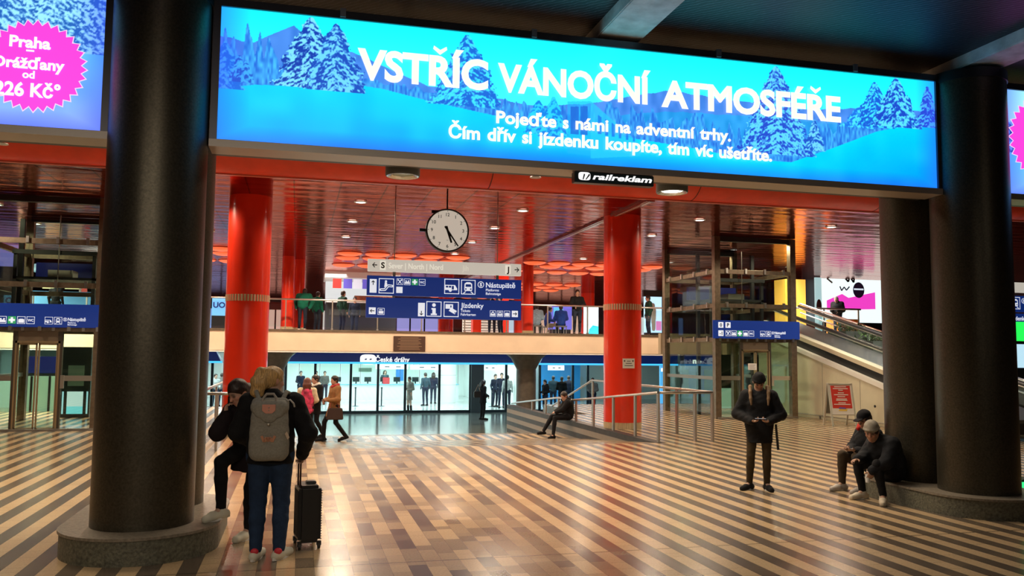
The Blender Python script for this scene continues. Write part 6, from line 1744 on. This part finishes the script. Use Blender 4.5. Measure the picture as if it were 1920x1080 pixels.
# lower hall and offices
def low(px, py): p = ground(px, py, ZL); return (p.x, p.y, ZL)
person('woman with long black hair in black, standing by the dark office pillar', low(905, 787), face(.9, .25), dict(wrR=(.1, .22, 1.02), wrL=(-.1, .24, 1.04)), .98, .026, pitch=.3, hair='long', hair_color=(.01, .008, .008), top=BLK, hem=(0, 0, .72), bulk=.02, legs=BLK, shoes=BLK)
q = at(895, 740, low(905, 787)[1] - .25)
t = thing('handbag', 'black shoulder bag of the woman in black by the office pillar', 'bag', (q.x, low(905, 787)[1] - .25, q.z - .12)); MB().box(-.15, .15, -.06, .06, 0, .26).build('body', mat('bag_black', (.012, .012, .014), .4), t, .02); MB().tube([(-.1, 0, .25), (.05, .08, .55), (.12, 0, .25)], .01, 6).build('strap', mat('bag_chain', (.4, .3, .2), .4, .5), t)
x, y, _ = low(774, 776)
person('woman in grey dress and boots just inside the office doors', (x, max(y, YG + .75), ZL), face(-.7, -.5), dict(wrR=(.06, .24, 1.15), wrL=(-.10, .22, 1.05), elR=(.24, .0, 1.12)), .97, .026, hair='bun', hair_color=(.03, .02, .018), top=('grey_dress', (.26, .25, .22)), bulk=.012, legs=('grey_dress', (.26, .25, .22)), skirt=(0, 0, .58), bare_leg=True, shoes=BLK, boots=.5)
def off(px, py, label, fx, fy, top, legs=('dark_jeans', (.02, .025, .045)), **kw):
    x, y, _ = low(px, py); person(label, (x, max(y, YG + .6), ZL), face(fx, fy), kw.pop('pose', None), kw.pop('scale', 1.0), .03, kw.pop('skin', 'fair'), top=top, legs=legs, shoes=BLK, **kw)
TEAL = ('teal_grey', (.03, .06, .08)); NAVY = ('navy_coat', (.012, .018, .04)); GREY = ('grey_coat', (.13, .13, .12)); LIGHT = ('light_shirt', (.45, .47, .46))
off(797, 761, 'man in dark teal behind the grey-dressed woman in the office', -.3, .9, TEAL, scale=1.02)
off(812, 757, 'dark-dressed person at the counter right of the grey-dressed woman', .2, .9, NAVY, hair='long')
off(928, 763, 'man in dark jacket left in the group right of the dark pillar', .3, -.8, NAVY)
off(940, 765, 'tall man in navy facing out, middle of the group right of the dark pillar', -.1, -1, NAVY, scale=1.05)
off(951, 768, 'man in light shirt seen from behind, right in the group by the dark pillar', .2, 1, LIGHT)
for px, lab, top in ((563, 'dark-dressed man at the left end of the ticket counter', NAVY), (592, 'man in teal inside the office behind the women on the ramp', TEAL), (608, 'man in grey coat standing before the ticket counter', GREY), (721, 'clerk with long dark hair behind the red folder', TEAL)):
    q = at(px, 740, 49.0 if px < 610 else 51.6); 
    person(lab, (q.x, q.y, ZL), face(.1, -1 if px > 600 else -.4), dict(wrR=(.12, .3, 1.0), wrL=(-.12, .3, 1.0)), 1.0, .034, top=top, legs=NAVY, shoes=BLK, hair='long' if px == 721 else 'short')
for px, py, lab, top, fx, fy in ((1022, 775, 'person in black hood at the left of the right hand queue', BLK, -.8, -.3), (1037, 772, 'person in dark teal second in the right hand queue', TEAL, .3, .9), (1053, 770, 'broad man in black third in the right hand queue', BLK, .5, .8), (1066, 770, 'person in navy at the end of the right hand queue', NAVY, .2, .9), (1111, 772, 'person in grey by the office glass left of the broad right red column', GREY, -.5, -.8), (402, 765, 'person in white shirt in the far left office', LIGHT, .5, -.8), (414, 762, 'person in grey at the back of the far left office', GREY, .2, .8)):
    x, y, _ = low(px, py); y = min(max(y, 37.2), 46.5)
    if abs(y - YG) < .7: y = YG + .8 if y > YG else YG - .8
    y += {1037: 1.2, 1066: 1.5, 1053: -.3}.get(px, 0)
    q = at(px, py, y)
    person(lab, (q.x, y, ZL), face(fx, fy), dict(wrR=(.12, .24, 1.05), wrL=(-.12, .24, 1.05)), .98 if 'hood' not in lab else .92, .032, top=top, legs=NAVY, shoes=BLK, bulk=.02, hood='hood' in lab)

# mezzanine
def mez(px, Y, label, fx, fy, top, **kw):
    p = at(px, 626, Y); return person(label, (p.x, Y, ZM), face(fx, fy), kw.pop('pose', None), kw.pop('scale', 1.0), kw.pop('h', .026), kw.pop('skin', 'fair'), top=top, legs=kw.pop('legs', ('dark_jeans', (.02, .025, .045))), shoes=kw.pop('shoes', BLK), **kw)
mez(1082, 31.8, 'man in black leaning on the mezzanine railing left of the right red column', -.1, -1, BLK, scale=1.06, pose=dict(elR=(.27, .05, 1.14), elL=(-.27, .05, 1.14), wrR=(.13, .25, 1.10), wrL=(-.10, .26, 1.12)), bulk=.02, pitch=.2)
GREEN = ('green_jacket', (.008, .15, .095))
mez(566, 32.2, 'man in green jacket bending behind the mezzanine railing, beside red columns', .2, .9, GREEN, bulk=.05, pose=dict(chest=(0, .16, 1.24), neck=(0, .26, 1.38), head=(0, .33, 1.50), shR=(.2, .2, 1.34), shL=(-.2, .2, 1.34), elR=(.3, .28, 1.1), elL=(-.3, .28, 1.1)), shoes=WHT)
mez(594, 33.0, 'second person in green jacket partly behind the bending man', .6, .7, GREEN, bulk=.03, scale=.9)
mez(641, 34.5, 'person in black and green turned away before the white kiosk', .8, .5, ('dark_green', (.012, .05, .035)), bulk=.02)
mez(664, 37.0, 'vendor inside the white kiosk', -.2, -1, NAVY, scale=.95)
mez(922, 34.0, 'person in black trousers below the right end of the hanging sign', .2, .9, BLK, scale=1.0)
mez(938, 34.6, 'person with grey coat behind the hanging sign, right', -.6, .6, GREY)
mez(1216, 32.4, 'person in dark clothes right of the broad right red column', -.9, .1, ('dark_green', (.012, .05, .035)), bulk=.03)
SIT = dict(pel=(0, 0, .50), waist=(0, 0, .66), chest=(0, .05, .86), neck=(0, .08, 1.03), head=(0, .13, 1.17), shR=(.18, .06, .97), shL=(-.18, .06, .97), elR=(.25, .10, .72), elL=(-.25, .10, .72), wrR=(.12, .32, .66), wrL=(-.12, .32, .66), hipR=(.095, .03, .47), hipL=(-.095, .03, .47), knR=(.12, .46, .50), knL=(-.12, .46, .50), anR=(.12, .44, .085), anL=(-.12, .44, .085), toeR=(.13, .60, .03), toeL=(-.13, .60, .03))
for px, Y, lab, top, fx, fy in ((1006, 33.2, 'person in pale blue sitting on the mezzanine right of the slim red column', ('pale_blue', (.35, .5, .65)), .3, .9), (1026, 34.6, 'person in blue bending, second of the seated people on the mezzanine', ('blue_jacket', (.02, .05, .25)), .8, -.2), (1052, 33.3, 'person in royal blue sitting, beside the man at the railing', ('royal_blue', (.02, .07, .38)), .2, 1)):
    r_, _, _, _ = mez(px, Y, lab, fx, fy, top, pose=SIT, bulk=.03, legs=('beige_trousers', (.35, .30, .22)) if px == 1026 else ('dark_jeans', (.02, .025, .045)))
    p = r_.location
    t = thing('stool', 'grey stool under the ' + lab.split(' sitting')[0].split(' bending')[0], 'stool', p, 0, 'stools on the mezzanine'); MB().box(-.2, .2, -.2, .2, .37, .42).build('seat', mat('stool_grey', (.2, .2, .2), .5), t)
    for a, b_ in ((-.17, -.17), (.17, -.17), (-.17, .17), (.17, .17)): MB().box(a - .015, a + .015, b_ - .015, b_ + .015, 0, .37).build('leg', M_steel_dull, t)
q = at(1573, 580, 28.0)
person('person in black with grey hair leaning on the bar before the white shop wall', (q.x, 28.1, ZM), face(-.8, -.5), dict(wrR=(.12, .28, 1.08), wrL=(-.12, .28, 1.08), head=(0, .10, 1.56)), .92, .026, hair='short', hair_color=(.3, .28, .27), top=BLK, bulk=.05, legs=NAVY, shoes=BLK)
# ------------------------------------------------------------------ seen through the left lift and the right lift
t, w, hh = wallsign('drink_kiosk', 'pale blue kiosk with yellow menu boards seen through the left lift', 'kiosk', 52, 190, 545, 575, 34.0, glow('kiosk_blue_glow', (.16, .42, .75), .75), 1.6, stand=ZM)  # glow added to the blue panel to brighten it
MB().box(-w, w, 0, 1.6, hh + .75, hh + 1.0).build('canopy', glow('kiosk_pale', (.45, .68, .85), .7), t)
for a in (-.62, -.02): MB().box(w * a, w * (a + .42), .02, .06, hh + .10, hh + .65).build('menu_board', glow('menu_yellow', (1.0, .86, .45), .95), t)
MB().box(w * .42, w * .58, .02, .06, hh - .05, hh + .5).build('red_board', glow('menu_red', (.8, .12, .10), .8), t)
for a in (-.98, .40, .98): MB().box(w * a - .04, w * a + .04, 0, .08, hh, hh + .75).build('kiosk_post', M_white, t)
p = at(104, 575, 33.0); person('dark-haired person before the pale blue kiosk at left', (p.x, 33.0, ZM), face(.2, .9), None, .98, .03, top=('black', (.01, .01, .012)), legs=('black', (.01, .01, .012)), shoes=('black', (.01, .01, .012)))
wallsign('poster', 'violet and blue lit poster at the left picture edge behind the lift', 'poster', -30, 31, 440, 500, 31.5, glow('poster_violet', (.25, .22, .75), .9), stand=ZM)
wallsign('shelf', 'pale shelf with red goods at the left picture edge behind the lift', 'shelf', -20, 30, 520, 575, 32.5, mat('shelf_pale', (.45, .42, .30), .6, var=.9, vscale=6), .4, stand=ZM)
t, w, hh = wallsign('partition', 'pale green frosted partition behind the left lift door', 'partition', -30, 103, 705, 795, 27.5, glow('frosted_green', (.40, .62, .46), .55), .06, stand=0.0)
for a in (-.7, -.2, .3, .8): MB().box(w * a - .03, w * a + .03, -.03, .0, 0, hh).build('mullion', M_black, t)
t, w, hh = wallsign('poster', 'dark blue poster seen through the left lift door', 'poster', 44, 186, 668, 700, 27.8, mat('poster_deep', (.01, .02, .22), .4), .05, stand=0.0)
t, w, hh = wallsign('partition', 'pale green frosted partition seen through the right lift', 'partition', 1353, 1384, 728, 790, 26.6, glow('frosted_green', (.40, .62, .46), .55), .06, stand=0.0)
MB().box(w * .25, w * .6, -.03, 0, 0, hh).build('mullion', M_black, t)
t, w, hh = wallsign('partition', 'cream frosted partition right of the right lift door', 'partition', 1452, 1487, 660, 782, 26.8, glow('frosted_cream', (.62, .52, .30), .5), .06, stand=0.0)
